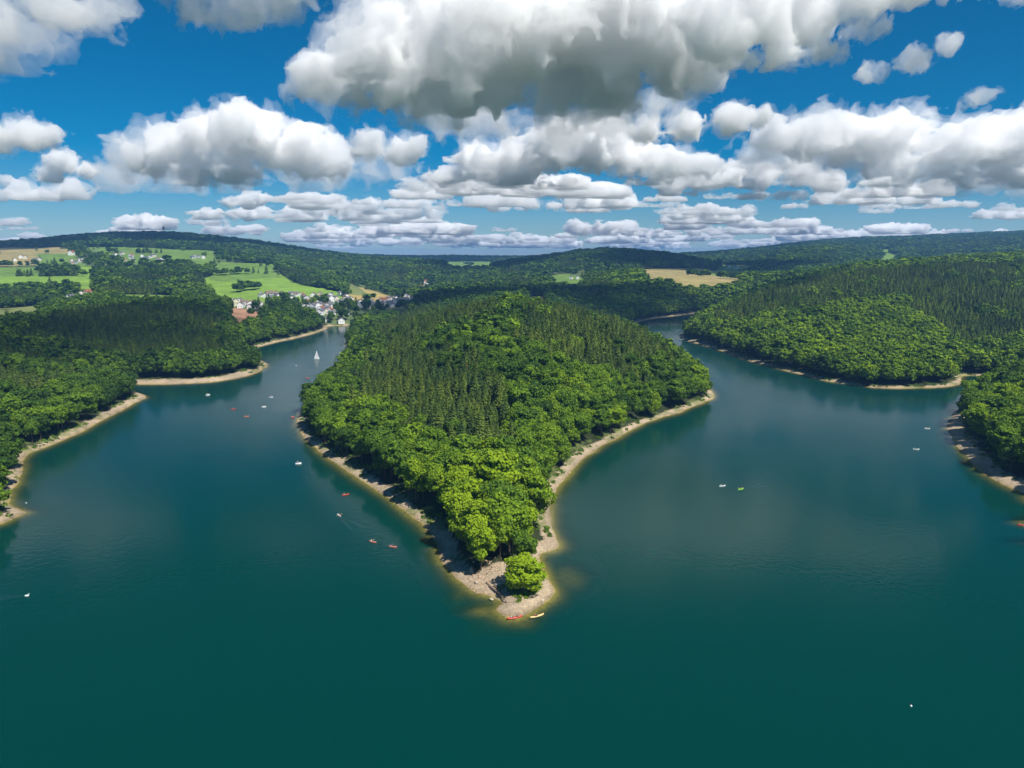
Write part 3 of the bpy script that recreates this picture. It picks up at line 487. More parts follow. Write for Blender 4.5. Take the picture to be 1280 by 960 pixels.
def forest(name, label, category, rows_, lods, mat, trunk=None):
    """one object: prototypes and one point per tree, joined by geometry nodes"""
    V, Q, proto, protos = [], [], [], []
    off = 0; LIM = (560, 1300)
    for li, L in enumerate(lods):
        for (v, q) in L:
            V.append(v); Q.append(q+off); proto.append(np.full(len(v), len(protos))); protos.append(li); off += len(v)
    lod = np.digitize(rows_[:, 1], LIM); start = [protos.index(li) for li in range(len(lods))]; cnt = [protos.count(li) for li in range(len(lods))]
    pk = np.array(start)[lod]+(rows_[:, 8]*np.array(cnt)[lod]).astype(int)
    nv = off; V.append(rows_[:, :3]-np.array([0, 0, .3])); proto.append(1000+pk)
    m = new_mesh(name, np.concatenate(V), np.concatenate(Q), mats=[mat])
    n = len(rows_); tot = nv+n
    m.attributes.new('proto', 'INT', 'POINT').data.foreach_set('value', np.concatenate(proto).astype(np.int32))
    def put(nm, ty, arr, key):
        full = np.zeros((tot,)+arr.shape[1:], np.float32); full[nv:] = arr
        m.attributes.new(nm, ty, 'POINT').data.foreach_set(key, full.ravel())
    put('tint', 'FLOAT', rows_[:, 7], 'value')
    put('turn', 'FLOAT_VECTOR', np.stack([np.zeros(n), np.zeros(n), rows_[:, 4]], 1), 'vector')
    put('size', 'FLOAT_VECTOR', rows_[:, [5, 5, 6]], 'vector')
    o = link(name, m, label=label, category=category, kind='stuff')
    ng = bpy.data.node_groups.new(name, 'GeometryNodeTree')
    ng.interface.new_socket('Geometry', in_out='INPUT', socket_type='NodeSocketGeometry'); ng.interface.new_socket('Geometry', in_out='OUTPUT', socket_type='NodeSocketGeometry')
    N = ng.nodes; gi = N.new('NodeGroupInput'); go = N.new('NodeGroupOutput'); jn = N.new('GeometryNodeJoinGeometry')
    def attr(nm, ty):
        q = N.new('GeometryNodeInputNamedAttribute'); q.data_type = ty; q.inputs[0].default_value = nm; return q.outputs['Attribute']
    pr, tu, si = attr('proto', 'INT'), attr('turn', 'FLOAT_VECTOR'), attr('size', 'FLOAT_VECTOR')
    def pick(k):
        c = N.new('FunctionNodeCompare'); c.data_type = 'INT'; c.operation = 'EQUAL'
        ins = [s_ for s_ in c.inputs if s_.type == 'INT']; ng.links.new(pr, ins[0]); ins[1].default_value = k
        sp = N.new('GeometryNodeSeparateGeometry'); sp.domain = 'POINT'
        ng.links.new(gi.outputs[0], sp.inputs[0]); ng.links.new(c.outputs[0], sp.inputs[1]); return sp.outputs[0]
    for k in range(len(protos)):
        if not np.any(pk == k): continue
        mp = N.new('GeometryNodeMeshToPoints'); ng.links.new(pick(1000+k), mp.inputs[0])
        ip = N.new('GeometryNodeInstanceOnPoints'); ng.links.new(mp.outputs[0], ip.inputs['Points']); ng.links.new(pick(k), ip.inputs['Instance'])
        e2r = N.new('FunctionNodeEulerToRotation'); ng.links.new(tu, e2r.inputs[0]); ng.links.new(e2r.outputs[0], ip.inputs['Rotation'])
        ng.links.new(si, ip.inputs['Scale']); ng.links.new(ip.outputs[0], jn.inputs[0])
    ng.links.new(jn.outputs[0], go.inputs[0])
    md = o.modifiers.new('forest', 'NODES'); md.node_group = ng
    return o
forest('broadleaf_woodland', 'green broadleaf woods covering the banks and hills round the lake', 'woods', rest_b, [BROAD_NEAR, BROAD_MID, BROAD_FAR], M_leaf)
forest('spruce_woodland', 'dark pointed spruce woods covering the slopes and ridges round the lake', 'woods', rest_s, [SPR_NEAR, SPR_MID, SPR_FAR], M_needle)
lone_z = float(ground_height(np.array([4.0]), np.array([208.0]))[0])
lone = tree('broadleaf_tree', 'lone bright yellow-green tree standing on the bare gravel spit', None, (4, 208, lone_z, 0, .4, 1.12, .64, .92, 0), [new_mesh('lone_crown', *broadleaf_crown(77, 34, 6500, .34, 5.4, 17, .05), mats=[M_leaf])], BROAD_TRUNK, 0)
# ---------------------------------------------------------------- houses
M_wall = [principled('white_render', (.80, .79, .77), .9, .1, (.4, .06)), principled('cream_render', (.66, .60, .47), .9, .1, (.4, .06)), principled('grey_render', (.50, .51, .52), .9, .1, (.4, .06))]
M_roof = [principled('slate_roof', (.13, .135, .15), .7, .3, (1.2, .2)), principled('red_tile_roof', (.30, .10, .055), .8, .2, (1.2, .2)), principled('brown_tile_roof', (.20, .15, .125), .8, .2, (1.2, .2))]
M_pane = principled('window_glass', (.035, .045, .055), .15, .5)
M_brick = principled('chimney_brick', (.25, .13, .09), .9)
def gable_walls(w, l, e, r):
    bm = bmesh.new()
    a = [bm.verts.new(p) for p in [(-w/2, -l/2, -2), (w/2, -l/2, -2), (w/2, -l/2, e), (0, -l/2, r), (-w/2, -l/2, e)]]
    c = [bm.verts.new((v.co.x, l/2, v.co.z)) for v in a]
    bm.faces.new(a); bm.faces.new(c[::-1])
    for i in range(5): bm.faces.new((a[i], c[i], c[(i+1) % 5], a[(i+1) % 5]))
    bmesh.ops.recalc_face_normals(bm, faces=bm.faces); return bm
def gable_roof(w, l, e, r, o=.6, th=.28):
    bm = bmesh.new(); s = (r-e)/(w/2)
    for sx in (-1, 1):
        p = [(0, r+.05), (sx*(w/2+o), e-o*s+.05), (sx*(w/2+o), e-o*s+.05+th), (0, r+.05+th)]
        A = [bm.verts.new((x, -l/2-o, z)) for x, z in p]; B = [bm.verts.new((x, l/2+o, z)) for x, z in p]
        bm.faces.new(A); bm.faces.new(B[::-1])
        for i in range(4): bm.faces.new((A[i], B[i], B[(i+1) % 4], A[(i+1) % 4]))
    bmesh.ops.recalc_face_normals(bm, faces=bm.faces); return bm
SIZES = [(10, 11, 6.2, 9.4), (9.5, 13, 6.4, 9.6), (11, 12, 5.0, 8.8), (11, 16, 6.8, 10.4)]
WALLS = {(i, j): bm_mesh('house_wall', gable_walls(*s), M_wall[j]) for i, s in enumerate(SIZES) for j in range(3)}
ROOFS = {(i, j): bm_mesh('house_roof', gable_roof(*s), M_roof[j]) for i, s in enumerate(SIZES) for j in range(3)}
bm = bmesh.new(); box(bm, 0, 0, 0, .7, .7, 2.2); CHIMNEY = bm_mesh('chimney', bm, M_brick)
bm = bmesh.new(); box(bm, 0, 0, 0, 1.3, .08, 1.5); PANE = bm_mesh('window', bm, M_pane)
bm = bmesh.new(); box(bm, 0, 0, 0, .08, 1.3, 1.5); PANE_S = bm_mesh('window', bm, M_pane)
WCOL = ['white', 'cream', 'pale grey']; RCOL = ['dark slate', 'red tiled', 'brown tiled']
SPEC = {'lonewhite': ('white gabled farmhouse standing alone above the spruce hill', 3, 0, 0), 'redroof': ('farmhouse with a bright red tiled roof on the tan upper field', 3, 0, 1),
        'clearing': ('white house with grey roof on the small meadow inside the woods', 1, 0, 0), 'lakeside': ('small white house on the sandy end of the lake inlet', 2, 0, 0),
        'valley': ('white house beside the meadow strip in the far right valley', 1, 0, 0), 'farridge': ('pale building on top of the hazy far ridge', 3, 0, 0)}
hz = ground_height(house_xy[:, 0], house_xy[:, 1]); HR = random.Random(4)
for (x, y, kind), z in zip(HOUSES, hz):
    if kind in SPEC: label, i, j, k = SPEC[kind]
    else:
        i = HR.randrange(4); j = HR.choice([0, 0, 0, 0, 1, 2]); k = HR.choice([0, 0, 0, 2, 1])
        label = f'{WCOL[j]} house with {RCOL[k]} gable roof {kind}'
    w, l, e, r = SIZES[i]
    o = thing('house', label, 'house', (x, y, float(z)+.2), HR.choice([0, 0, .4, -.4, 1.57, .8])+HR.uniform(-.15, .15), label.replace(' house', ' houses', 1))
    s = 1.7 if kind == 'farridge' else 1.25 if kind in ('lonewhite', 'redroof') else HR.uniform(.75, 1.0); o.scale = (s, s, s)
    link('wall', WALLS[i, j], o); ro = link('roof', ROOFS[i, k], o)
    c = link('chimney', CHIMNEY, ro); c.location = (w*.16, l*.2, r+.3)
    for sx in (-1, 1):
        q = link('window', PANE, o); q.location = (sx*w*.22, -l/2, 2.2)
        q = link('window', PANE_S, o); q.location = (-w/2, sx*l*.24, 2.2)
        q = link('window', PANE_S, o); q.location = (w/2, sx*l*.24, 2.2)
# lookout tower on the wooded ridge
M_steel = principled('dark_steel', (.05, .05, .05), .6, .4); M_timber = principled('weathered_timber', (.10, .075, .05), .9, .1, (1, .3))
tz = float(ground_height(np.array([TOWER[0]]), np.array([TOWER[1]]))[0])
tw = thing('lookout_tower', 'slim lookout tower with mast rising above the dark wooded ridge', 'tower', (TOWER[0], TOWER[1], tz))
for sx in (-1, 1):
    for sy in (-1, 1):
        bm = bmesh.new(); bar(bm, (sx*4, sy*4, -1), (sx*2, sy*2, 44), .45); link('leg', bm_mesh('leg', bm, M_timber), tw)
for k in range(5):
    h_ = 6+k*8; q = 4-2*(h_+1)/45
    bm = bmesh.new()
    for (a_, c_) in [((-q, -q), (q, -q)), ((q, -q), (q, q)), ((q, q), (-q, q)), ((-q, q), (-q, -q))]:
        bar(bm, (*a_, h_), (*c_, h_), .22); bar(bm, (*a_, h_), (c_[0]*.9, c_[1]*.9, h_+7.5), .18)
    link('brace', bm_mesh('brace', bm, M_timber), tw)
bm = bmesh.new(); box(bm, 0, 0, 44.3, 7.4, 7.4, .5); box(bm, 0, 0, 47, 5.6, 5.6, 5); pl = link('platform', bm_mesh('platform', bm, M_timber), tw)
bm = bmesh.new(); bmesh.ops.create_cone(bm, cap_ends=True, segments=4, radius1=5.4, radius2=.2, depth=3, matrix=Matrix.Translation((0, 0, 51)) @ Matrix.Rotation(.785, 4, 'Z')); link('roof', bm_mesh('roof', bm, M_steel), pl)
bm = bmesh.new(); bar(bm, (0, 0, 52), (0, 0, 64), .25, .08); link('mast', bm_mesh('mast', bm, M_steel), tw)

# ---------------------------------------------------------------- boats
def paint(name, c): return principled(name, c, .35, .5)
M_boat = {'red': paint('red_hull', (.62, .055, .03)), 'pink': paint('salmon_hull', (.70, .22, .16)), 'white': paint('white_hull', (.80, .80, .78)), 'green': paint('lime_hull', (.42, .70, .08)), 'tan': paint('yellow_hull', (.72, .52, .22)), 'pedal': paint('white_plastic', (.80, .80, .78))}
M_dark = principled('dark_plastic', (.03, .03, .035), .6); M_sail = principled('sail_cloth', (.85, .85, .84), .8); M_alu = principled('aluminium', (.6, .6, .6), .35, .5, None, 1)
M_skin = principled('skin', (.55, .34, .25), .6); M_shirt = [principled('shirt', c, .9) for c in [(.65, .1, .08), (.8, .8, .78), (.12, .2, .45), (.7, .5, .1)]]
M_seat = principled('blue_seat', (.10, .25, .45), .6)
def hull(L, W, H, rise=.3, flat=False):
    bm = bmesh.new(); n = 15; ringsv = []
    for i in range(n):
        u = -1+2*i/(n-1); b_ = W/2*max(1-abs(u)**2.4, .02); zt = H+rise*abs(u)**3; kz = -.12+.18*abs(u)**4
        pts = [(-b_, zt), (-b_*.95, zt*.4), (-b_*.5, kz), (0, kz-.03), (b_*.5, kz), (b_*.95, zt*.4), (b_, zt), (b_*.5, zt+(.06 if not flat else 0)), (0, zt+(.09 if not flat else 0)), (-b_*.5, zt+(.06 if not flat else 0))]
        ringsv.append([bm.verts.new((u*L/2, y_, z_)) for y_, z_ in pts])
    for i in range(n-1):
        for k in range(10): bm.faces.new((ringsv[i][k], ringsv[i][(k+1) % 10], ringsv[i+1][(k+1) % 10], ringsv[i+1][k]))
    bm.faces.new(ringsv[0][::-1]); bm.faces.new(ringsv[-1]); bmesh.ops.recalc_face_normals(bm, faces=bm.faces); return bm
KAYAK = {k: bm_mesh('kayak_hull', hull(4.6, .85, .28), M_boat[k], True) for k in M_boat}
bm = bmesh.new(); bmesh.ops.create_circle(bm, segments=16, radius=.30, cap_ends=False)
RIM = None
def rim_mesh():
    bm = bmesh.new(); V0 = []
    for i in range(18):
        a = 6.283*i/18; V0.append([bm.verts.new((math.cos(a)*r_*1.7, math.sin(a)*r_, z_)) for r_, z_ in ((.24, .36), (.31, .36), (.31, .42), (.24, .42))])
    for i in range(18):
        for k in range(4): bm.faces.new((V0[i][k], V0[i-1][k], V0[i-1][(k+1) % 4], V0[i][(k+1) % 4]))
    return bm_mesh('cockpit_rim', bm, M_dark)
bm.free(); RIM = rim_mesh()
def seated_person():
    """one skinned body: seated, legs forward, arms out to a paddle"""
    P = [(0, 0, .0), (-.02, 0, .28), (-.02, 0, .48), (-.01, 0, .56), (.0, 0, .66), (.01, 0, .78),      # pelvis..head
         (-.02, .19, .47), (.14, .27, .27), (.36, .26, .30), (-.02, -.19, .47), (.14, -.27, .27), (.36, -.26, .30),
         (.05, .10, -.02), (.45, .13, .14), (.80, .10, -.02), (.90, .10, .05), (.05, -.10, -.02), (.45, -.13, .14), (.80, -.10, -.02), (.90, -.10, .05)]
    E = [(0, 1), (1, 2), (2, 3), (3, 4), (4, 5), (2, 6), (6, 7), (7, 8), (2, 9), (9, 10), (10, 11), (0, 12), (12, 13), (13, 14), (14, 15), (0, 16), (16, 17), (17, 18), (18, 19)]
    Rr = [.15, .14, .15, .06, .09, .10, .065, .048, .04, .065, .048, .04, .09, .075, .05, .045, .09, .075, .05, .045]
    m = bpy.data.meshes.new('person'); m.from_pydata(P, E, []); o = bpy.data.objects.new('person_build', m); COL.objects.link(o)
    md = o.modifiers.new('skin', 'SKIN'); o.modifiers.new('sub', 'SUBSURF').levels = 1
    for i, r_ in enumerate(Rr): m.skin_vertices[0].data[i].radius = (r_, r_)
    m.skin_vertices[0].data[0].use_root = True
    ev = o.evaluated_get(bpy.context.evaluated_depsgraph_get()); out_ = bpy.data.meshes.new_from_object(ev)
    bpy.data.objects.remove(o); bpy.data.meshes.remove(m); return out_
BODY = seated_person()
def body_for(k):
    m = BODY.copy(); m.name = 'person'; m.materials.clear(); m.materials.append(M_shirt[k]); m.materials.append(M_skin); m.materials.append(M_dark)
    idx = [1 if (p.center.z > .55 or (p.center.x > .16 and p.center.z > .2 and abs(p.center.y) > .2)) else (2 if p.center.x > .1 else 0) for p in m.polygons]
    m.polygons.foreach_set('material_index', np.array(idx, np.int32)); m.polygons.foreach_set('use_smooth', np.ones(len(idx), bool)); return m
BODIES = [body_for(k) for k in range(4)]
def paddle_mesh():
    bm = bmesh.new(); bar(bm, (0, -1.05, .1), (0, 1.05, -.1), .016)
    for s in (-1, 1):
        vs_ = box(bm, 0, s*1.17, -s*.11, .04, .34, .17)
    return bm_mesh('paddle', bm, M_boat['tan'])
PADDLE = paddle_mesh()
BN = {'red': 'red', 'pink': 'salmon pink', 'white': 'white', 'green': 'lime green', 'tan': 'yellow'}
def kayak(c, x, y, rz, where, crew, shirt):
    if y > 205: crew = 1
    o = thing('kayak', f'{BN[c]} kayak {where}', 'kayak', (x, y, .06), rz); o.scale = (1, 1, 1) if y < 205 else (.68, .85, 1)
    link('hull', KAYAK[c], o); M_ = Matrix.Rotation(rz, 3, 'Z')
    for q in range(crew):
        off = (-.55 if crew == 1 else (-1.0, .75)[q]); rimo = link('cockpit_rim', RIM, o); rimo.location = (off+.25, 0, 0)
        pz = M_ @ Vector((off, 0, 0))
        p = link('person', BODIES[(shirt+q) % 4], label=f'person sitting in the {BN[c]} kayak {where}', category='person', group=f'paddlers in the {BN[c]} kayak {where}')
        p.location = (x+pz.x, y+pz.y, .33); p.rotation_euler = (0, 0, rz)
        pz = M_ @ Vector((off+.42, 0, 0))
        w_ = link('paddle', PADDLE, label=f'double-bladed paddle held over the {BN[c]} kayak {where}', category='paddle', group=f'paddles of the {BN[c]} kayak {where}')
        w_.location = (x+pz.x, y+pz.y, .63); w_.rotation_euler = (.12, 0, rz+.2)
PONT = bm_mesh('float', hull(3.4, .62, .42, .12), M_boat['pedal'], True)
bm = bmesh.new(); box(bm, -.1, 0, .5, 2.3, 1.35, .12); box(bm, .85, 0, .68, .35, 1.1, .3); DECK = bm_mesh('deck', bm, M_boat['pedal'])
bm = bmesh.new(); box(bm, 0, 0, .62, .5, .55, .14); vs_ = box(bm, -.26, 0, .9, .12, .55, .6); PSEAT = bm_mesh('seat', bm, M_seat)
def pedal_boat(x, y, rz, where):
    o = thing('pedal_boat', f'white pedal boat {where}', 'boat', (x, y, .05), rz, f'pedal boats {where}'); o.scale = (.85, .85, .9)
    for s in (-1, 1):
        link('float', PONT, o).location = (0, s*.52, 0); link('seat', PSEAT, o).location = (-.35, s*.36, 0)
        p = link('person', BODIES[int(x+s) % 4], label=f'person sitting in the white pedal boat {where}', category='person', group=f'people in pedal boats {where}')
        q = Matrix.Rotation(rz, 3, 'Z') @ Vector((-.3, s*.36, 0)); p.location = (x+q.x, y+q.y, .88); p.rotation_euler = (0, 0, rz)
    link('deck', DECK, o)
def sail_boat(x, y, rz):
    o = thing('sailing_boat', 'white sailing boat with mainsail and jib raised on the lake inlet', 'sailboat', (x, y, .1), rz); o.scale = (.85, .85, .85)
    link('hull', bm_mesh('hull', hull(6.4, 2.1, .7, .35, True), M_boat['white'], True), o)
    bm = bmesh.new(); bar(bm, (.5, 0, .5), (.5, 0, 11), .07, .04); link('mast', bm_mesh('mast', bm, M_alu), o)
    bm = bmesh.new(); bar(bm, (.5, 0, 1.5), (-2.9, .35, 1.5), .05); link('boom', bm_mesh('boom', bm, M_alu), o)
    def sail(nm, A, B, C, bulge):
        bm = bmesh.new(); n = 8; A, B, C = map(Vector, (A, B, C)); g_ = {}
        for i in range(n+1):
            for j in range(n+1-i):
                a_, b_ = i/n, j/n; p = A*a_+B*b_+C*(1-a_-b_); p.y += bulge*4*max(min(a_, b_, 1-a_-b_), 0)+bulge*a_*(1-a_); g_[i, j] = bm.verts.new(p)
        for i in range(n):
            for j in range(n-i):
                bm.faces.new((g_[i, j], g_[i+1, j], g_[i, j+1]))
                if i+j < n-1: bm.faces.new((g_[i+1, j], g_[i+1, j+1], g_[i, j+1]))
        r_ = bmesh.ops.solidify(bm, geom=list(bm.faces), thickness=.03); return bm_mesh(nm, bm, M_sail, True)
    link('mainsail', sail('mainsail', (.42, 0, 10.8), (.42, 0, 1.6), (-2.8, .34, 1.6), .25), o)
    link('jib', sail('jib', (.6, 0, 9.0), (3.0, 0, .95), (.75, .25, 1.2), .2), o)
BR = random.Random(8)
WHERE = {'red': ['drifting in the wide left arm', 'beside the wooded point of the peninsula', 'in the far end of the left arm', 'crossing toward the left shore of the peninsula', 'beached in the shallows under the right bank', 'pulled up at the tip of the gravel spit'],
         'pink': ['in a loose group in the left arm', 'paddling ahead of another along the peninsula', 'following another along the peninsula'],
         'white': ['trailing a wake behind the red kayak', 'side by side with the lime green kayak', 'out from the right bank point', 'closest to the right bank point', 'alone off the left bank', 'alone on open water with a faint wake', 'alone on dark open water'],
         'green': ['leaving a short wake on open water'], 'tan': ['floating just off the gravel spit tip'], 'pedal': ['in the wide left arm']}
cnt = {}
ANG = {'red': [.4, 1.2, .2, .55, -.25, .35], 'pink': [.3, -.5, -.3], 'white': [2.2, .3, -.2, -.1, .1, .15, .5], 'green': [.5+math.pi], 'tan': [.5], 'pedal': [.2]*9}
for c, x, y in BOATS:
    k = cnt.get(c, 0); cnt[c] = k+1
    if c == 'sail': sail_boat(x, y, .5)
    elif c == 'pedal': pedal_boat(x, y, BR.uniform(0, 3), WHERE['pedal'][0] if y < 700 else 'near the sailing boat')
    elif c == 'buoy':
        bm = bmesh.new(); bmesh.ops.create_uvsphere(bm, u_segments=14, v_segments=9, radius=.24)
        o = thing('buoy', 'small white buoy floating near the wooded bank' if y > 200 else 'small white buoy floating alone on dark open water', 'buoy', (x, y, .12)); link('float', bm_mesh('float', bm, M_boat['white'], True), o)
        bm = bmesh.new(); bar(bm, (0, 0, .35), (0, 0, .75), .05); bar(bm, (0, 0, .74), (0, 0, .80), .12); link('ring', bm_mesh('ring', bm, M_dark), o)
    elif c == 'bird':
        m = bpy.data.meshes.new('swan'); m.from_pydata([(-.75, 0, .22), (-.45, 0, .12), (0, 0, .12), (.35, 0, .16), (.5, 0, .42), (.46, 0, .68), (.56, 0, .80), (.74, 0, .76)], [(i, i+1) for i in range(7)], [])
        o = link('swan', m, label='white swan swimming alone on open water', category='bird'); o.location = (x, y, 0); o.rotation_euler = (0, 0, .2)
        o.modifiers.new('skin', 'SKIN'); o.modifiers.new('sub', 'SUBSURF').levels = 2; m.materials.append(M_boat['white'])
        for i, r_ in enumerate([.05, .22, .30, .22, .07, .06, .085, .03]): m.skin_vertices[0].data[i].radius = (r_, r_)
        m.skin_vertices[0].data[2].use_root = True
    else: kayak(c, x, y, ANG[c][k], WHERE[c][k], 2 if c in ('red', 'white') and k % 2 == 1 else 1, k)

M_wake = principled('ruffled_water', (.012, .05, .05), .15, .4)
def wake(x, y, rz, length, spread, label):
    bm = bmesh.new()
    for s_ in (-1, 1):
        prev = None
        for i in range(15):
            q = i/14; px_ = -1.2-length*q; py_ = s_*(.3+spread*q)+.12*math.sin(i*1.9); w_ = .10+.22*q; h_ = .035*(1-q)+.006
            ring = [bm.verts.new((px_, py_-w_, .004)), bm.verts.new((px_, py_, h_)), bm.verts.new((px_, py_+w_, .004))]
            if prev:
                for k in range(2): bm.faces.new((prev[k], prev[k+1], ring[k+1], ring[k]))
            prev = ring
    bmesh.ops.recalc_face_normals(bm, faces=bm.faces)
    o = link('wake', bm_mesh('wake', bm, M_wake, True), kind='stuff', label=label, category='wake'); o.location = (x, y, .005); o.rotation_euler = (0, 0, rz)
for c, x, y in BOATS:
    if c == 'green': wake(x, y, .5+math.pi, 13, 1.6, 'short wake trailing the lime green kayak')
    if c == 'white' and x < 0 and y > 240: wake(x, y, 2.2, 16, 2.0, 'faint wake trailing the white kayak')
    if c == 'bird': wake(x, y, .2, 7, .8, 'faint wake trailing the swan')
# ---------------------------------------------------------------- shore stones, driftwood, scrub
M_stone = principled('shore_stone', (.40, .33, .25), .9, .2, (.35, .35)); M_drift = principled('driftwood', (.16, .12, .085), .9, .1, (2, .3)); M_rubble = principled('tan_rubble', (.42, .29, .19), .95, .1, (.5, .25))
def rock_arrays(c, s, R):
    V0 = np.array([(1, 0, 0), (-1, 0, 0), (0, 1, 0), (0, -1, 0), (0, 0, 1), (0, 0, -1), (.6, .6, .55), (-.6, .6, .55), (-.6, -.6, .55), (.6, -.6, .55), (.6, .6, -.5), (-.6, .6, -.5), (-.6, -.6, -.5), (.6, -.6, -.5)], float)
    T0 = [(4, 6, 7), (4, 7, 8), (4, 8, 9), (4, 9, 6), (0, 6, 9), (0, 10, 6), (0, 13, 10), (0, 9, 13), (1, 8, 7), (1, 7, 11), (1, 11, 12), (1, 12, 8), (2, 7, 6), (2, 6, 10), (2, 10, 11), (2, 11, 7), (3, 9, 8), (3, 8, 12), (3, 12, 13), (3, 13, 9), (5, 11, 10), (5, 12, 11), (5, 13, 12), (5, 10, 13)]
    v = V0*R.uniform(.75, 1.2, (14, 1)); a = R.uniform(0, 6.28); ca, sa = math.cos(a), math.sin(a); v = v*np.array([R.uniform(.8, 1.3), R.uniform(.7, 1.1), R.uniform(.5, .8)])*s
    return np.stack([v[:, 0]*ca-v[:, 1]*sa, v[:, 0]*sa+v[:, 1]*ca, v[:, 2]], 1)+c, np.array(T0)
R = np.random.default_rng(21)
x = R.uniform(-160, 160, 90000); y = R.uniform(185, 560, 90000)
d = shore_distance(x, y); k = (d > .2) & (d < BEACH_W(x, y)+1) & ((y < 240) | (R.random(len(x)) < .5)); x, y, d = x[k][:5200], y[k][:5200], d[k][:5200]; z = ground_height(x, y, d)
V, Q, off = [], [], 0
for i in range(len(x)):
    v, q = rock_arrays((x[i], y[i], z[i]), .09+.38*R.random()**6, R); V.append(v); Q.append(q+off); off += len(v)
link('shore_stones', new_mesh('shore_stones', np.concatenate(V), np.concatenate(Q), mats=[M_stone]), kind='stuff', label='pale stones scattered along the bare shore', category='stones')
V, Q, off = [], [], 0
for i in range(300):
    a = R.normal(size=2); px_, py_ = -8.5+a[0]*3.2, 216+a[1]*6; 
    zz = float(ground_height(np.array([px_]), np.array([py_]))[0]); v, q = rock_arrays((px_, py_, zz+.1), .12+.42*R.random()**4, R); V.append(v); Q.append(q+off); off += len(v)
link('rubble', new_mesh('rubble', np.concatenate(V), np.concatenate(Q), mats=[M_rubble]), kind='stuff', label='mound of tan rubble on the gravel spit', category='rubble')
for i, (bx_, by_, s) in enumerate([(-13, 222, 1.3), (-11, 214, .9), (-4.5, 211, 1.0), (-6, 205, .8), (9, 203, .7)]):
    zz = float(ground_height(np.array([bx_]), np.array([by_]))[0]); v, q = rock_arrays((0, 0, 0), s, R)
    o = link('boulder', new_mesh('boulder', v, q, mats=[M_stone]), label='pale boulder lying on the gravel spit', category='rock', group='boulders on the gravel spit'); o.location = (bx_, by_, zz+s*.2)
for i, (a_, c_, r_) in enumerate([((-7, 211), (-1.5, 201), .28), ((-5.5, 211), (-2.5, 204), .2), ((-8, 213), (-4, 206), .22)]):
    za, zc = ground_height(np.array([a_[0], c_[0]]), np.array([a_[1], c_[1]]))
    bm = bmesh.new(); m_ = Vector(((a_[0]+c_[0])/2+.4, (a_[1]+c_[1])/2, (za+zc)/2+r_+.1)); bar(bm, (*a_, za+r_), m_, r_, r_*.85, 8); bar(bm, m_, (*c_, zc+r_*.6), r_*.84, r_*.5, 8); bar(bm, m_, m_+Vector((1.3, .6, .9)), r_*.4, r_*.15, 5)
    link('driftwood_log', bm_mesh('driftwood_log', bm, M_drift), label='bleached driftwood log lying across the gravel spit', category='log', group='driftwood on the spit')
def scrub(name, n, test, seed, label, smin, smax, tint):
    R = np.random.default_rng(seed); C = []; N = []; S = []
    x, y = test(R, n); z = ground_height(x, y)
    for X_, Y_, Z_ in zip(x, y, z):
        k = 26; s = R.uniform(smin, smax); dd = R.normal(size=(k, 3)); dd[:, 2] = np.abs(dd[:, 2]); dd /= np.linalg.norm(dd, axis=1)[:, None]
        C.append(np.array([X_, Y_, Z_])+dd*s*np.array([1, 1, .8])*R.uniform(.5, 1, (k, 1))); N.append(dd+R.normal(size=(k, 3))*.5); S.append(np.full(k, s*.24))
    v, q = leaf_quads(np.concatenate(C), np.concatenate(N), np.concatenate(S), R)
    o = link(name, new_mesh(name, v, q, mats=[M_leaf]), kind='stuff', label=label, category='scrub'); o['tint'] = tint
def near_lone(R, n):
    x, y = 2+R.normal(size=n*3)*5, 205+R.normal(size=n*3)*3.0; k = shore_distance(x, y) > 4; return x[k][:n], y[k][:n]
scrub('scrub', 110, near_lone, 5, 'low grassy scrub under the lone tree on the spit', .3, .8, .5)
def fringe(R, n):
    x = R.uniform(-700, 800, n*30); y = R.uniform(215, 900, n*30); k = np.abs(x) < y*.8+20; x, y = x[k], y[k]
    d = shore_distance(x, y); k = (d > BEACH_W(x, y)-3) & (d < BEACH_W(x, y)+4) & (fractal(x, y, 13, 79, 2) > -.1); return x[k][:n], y[k][:n]
scrub('shore_scrub', 2600, fringe, 6, 'low green bushes along the foot of the woods', .6, 1.7, .55)

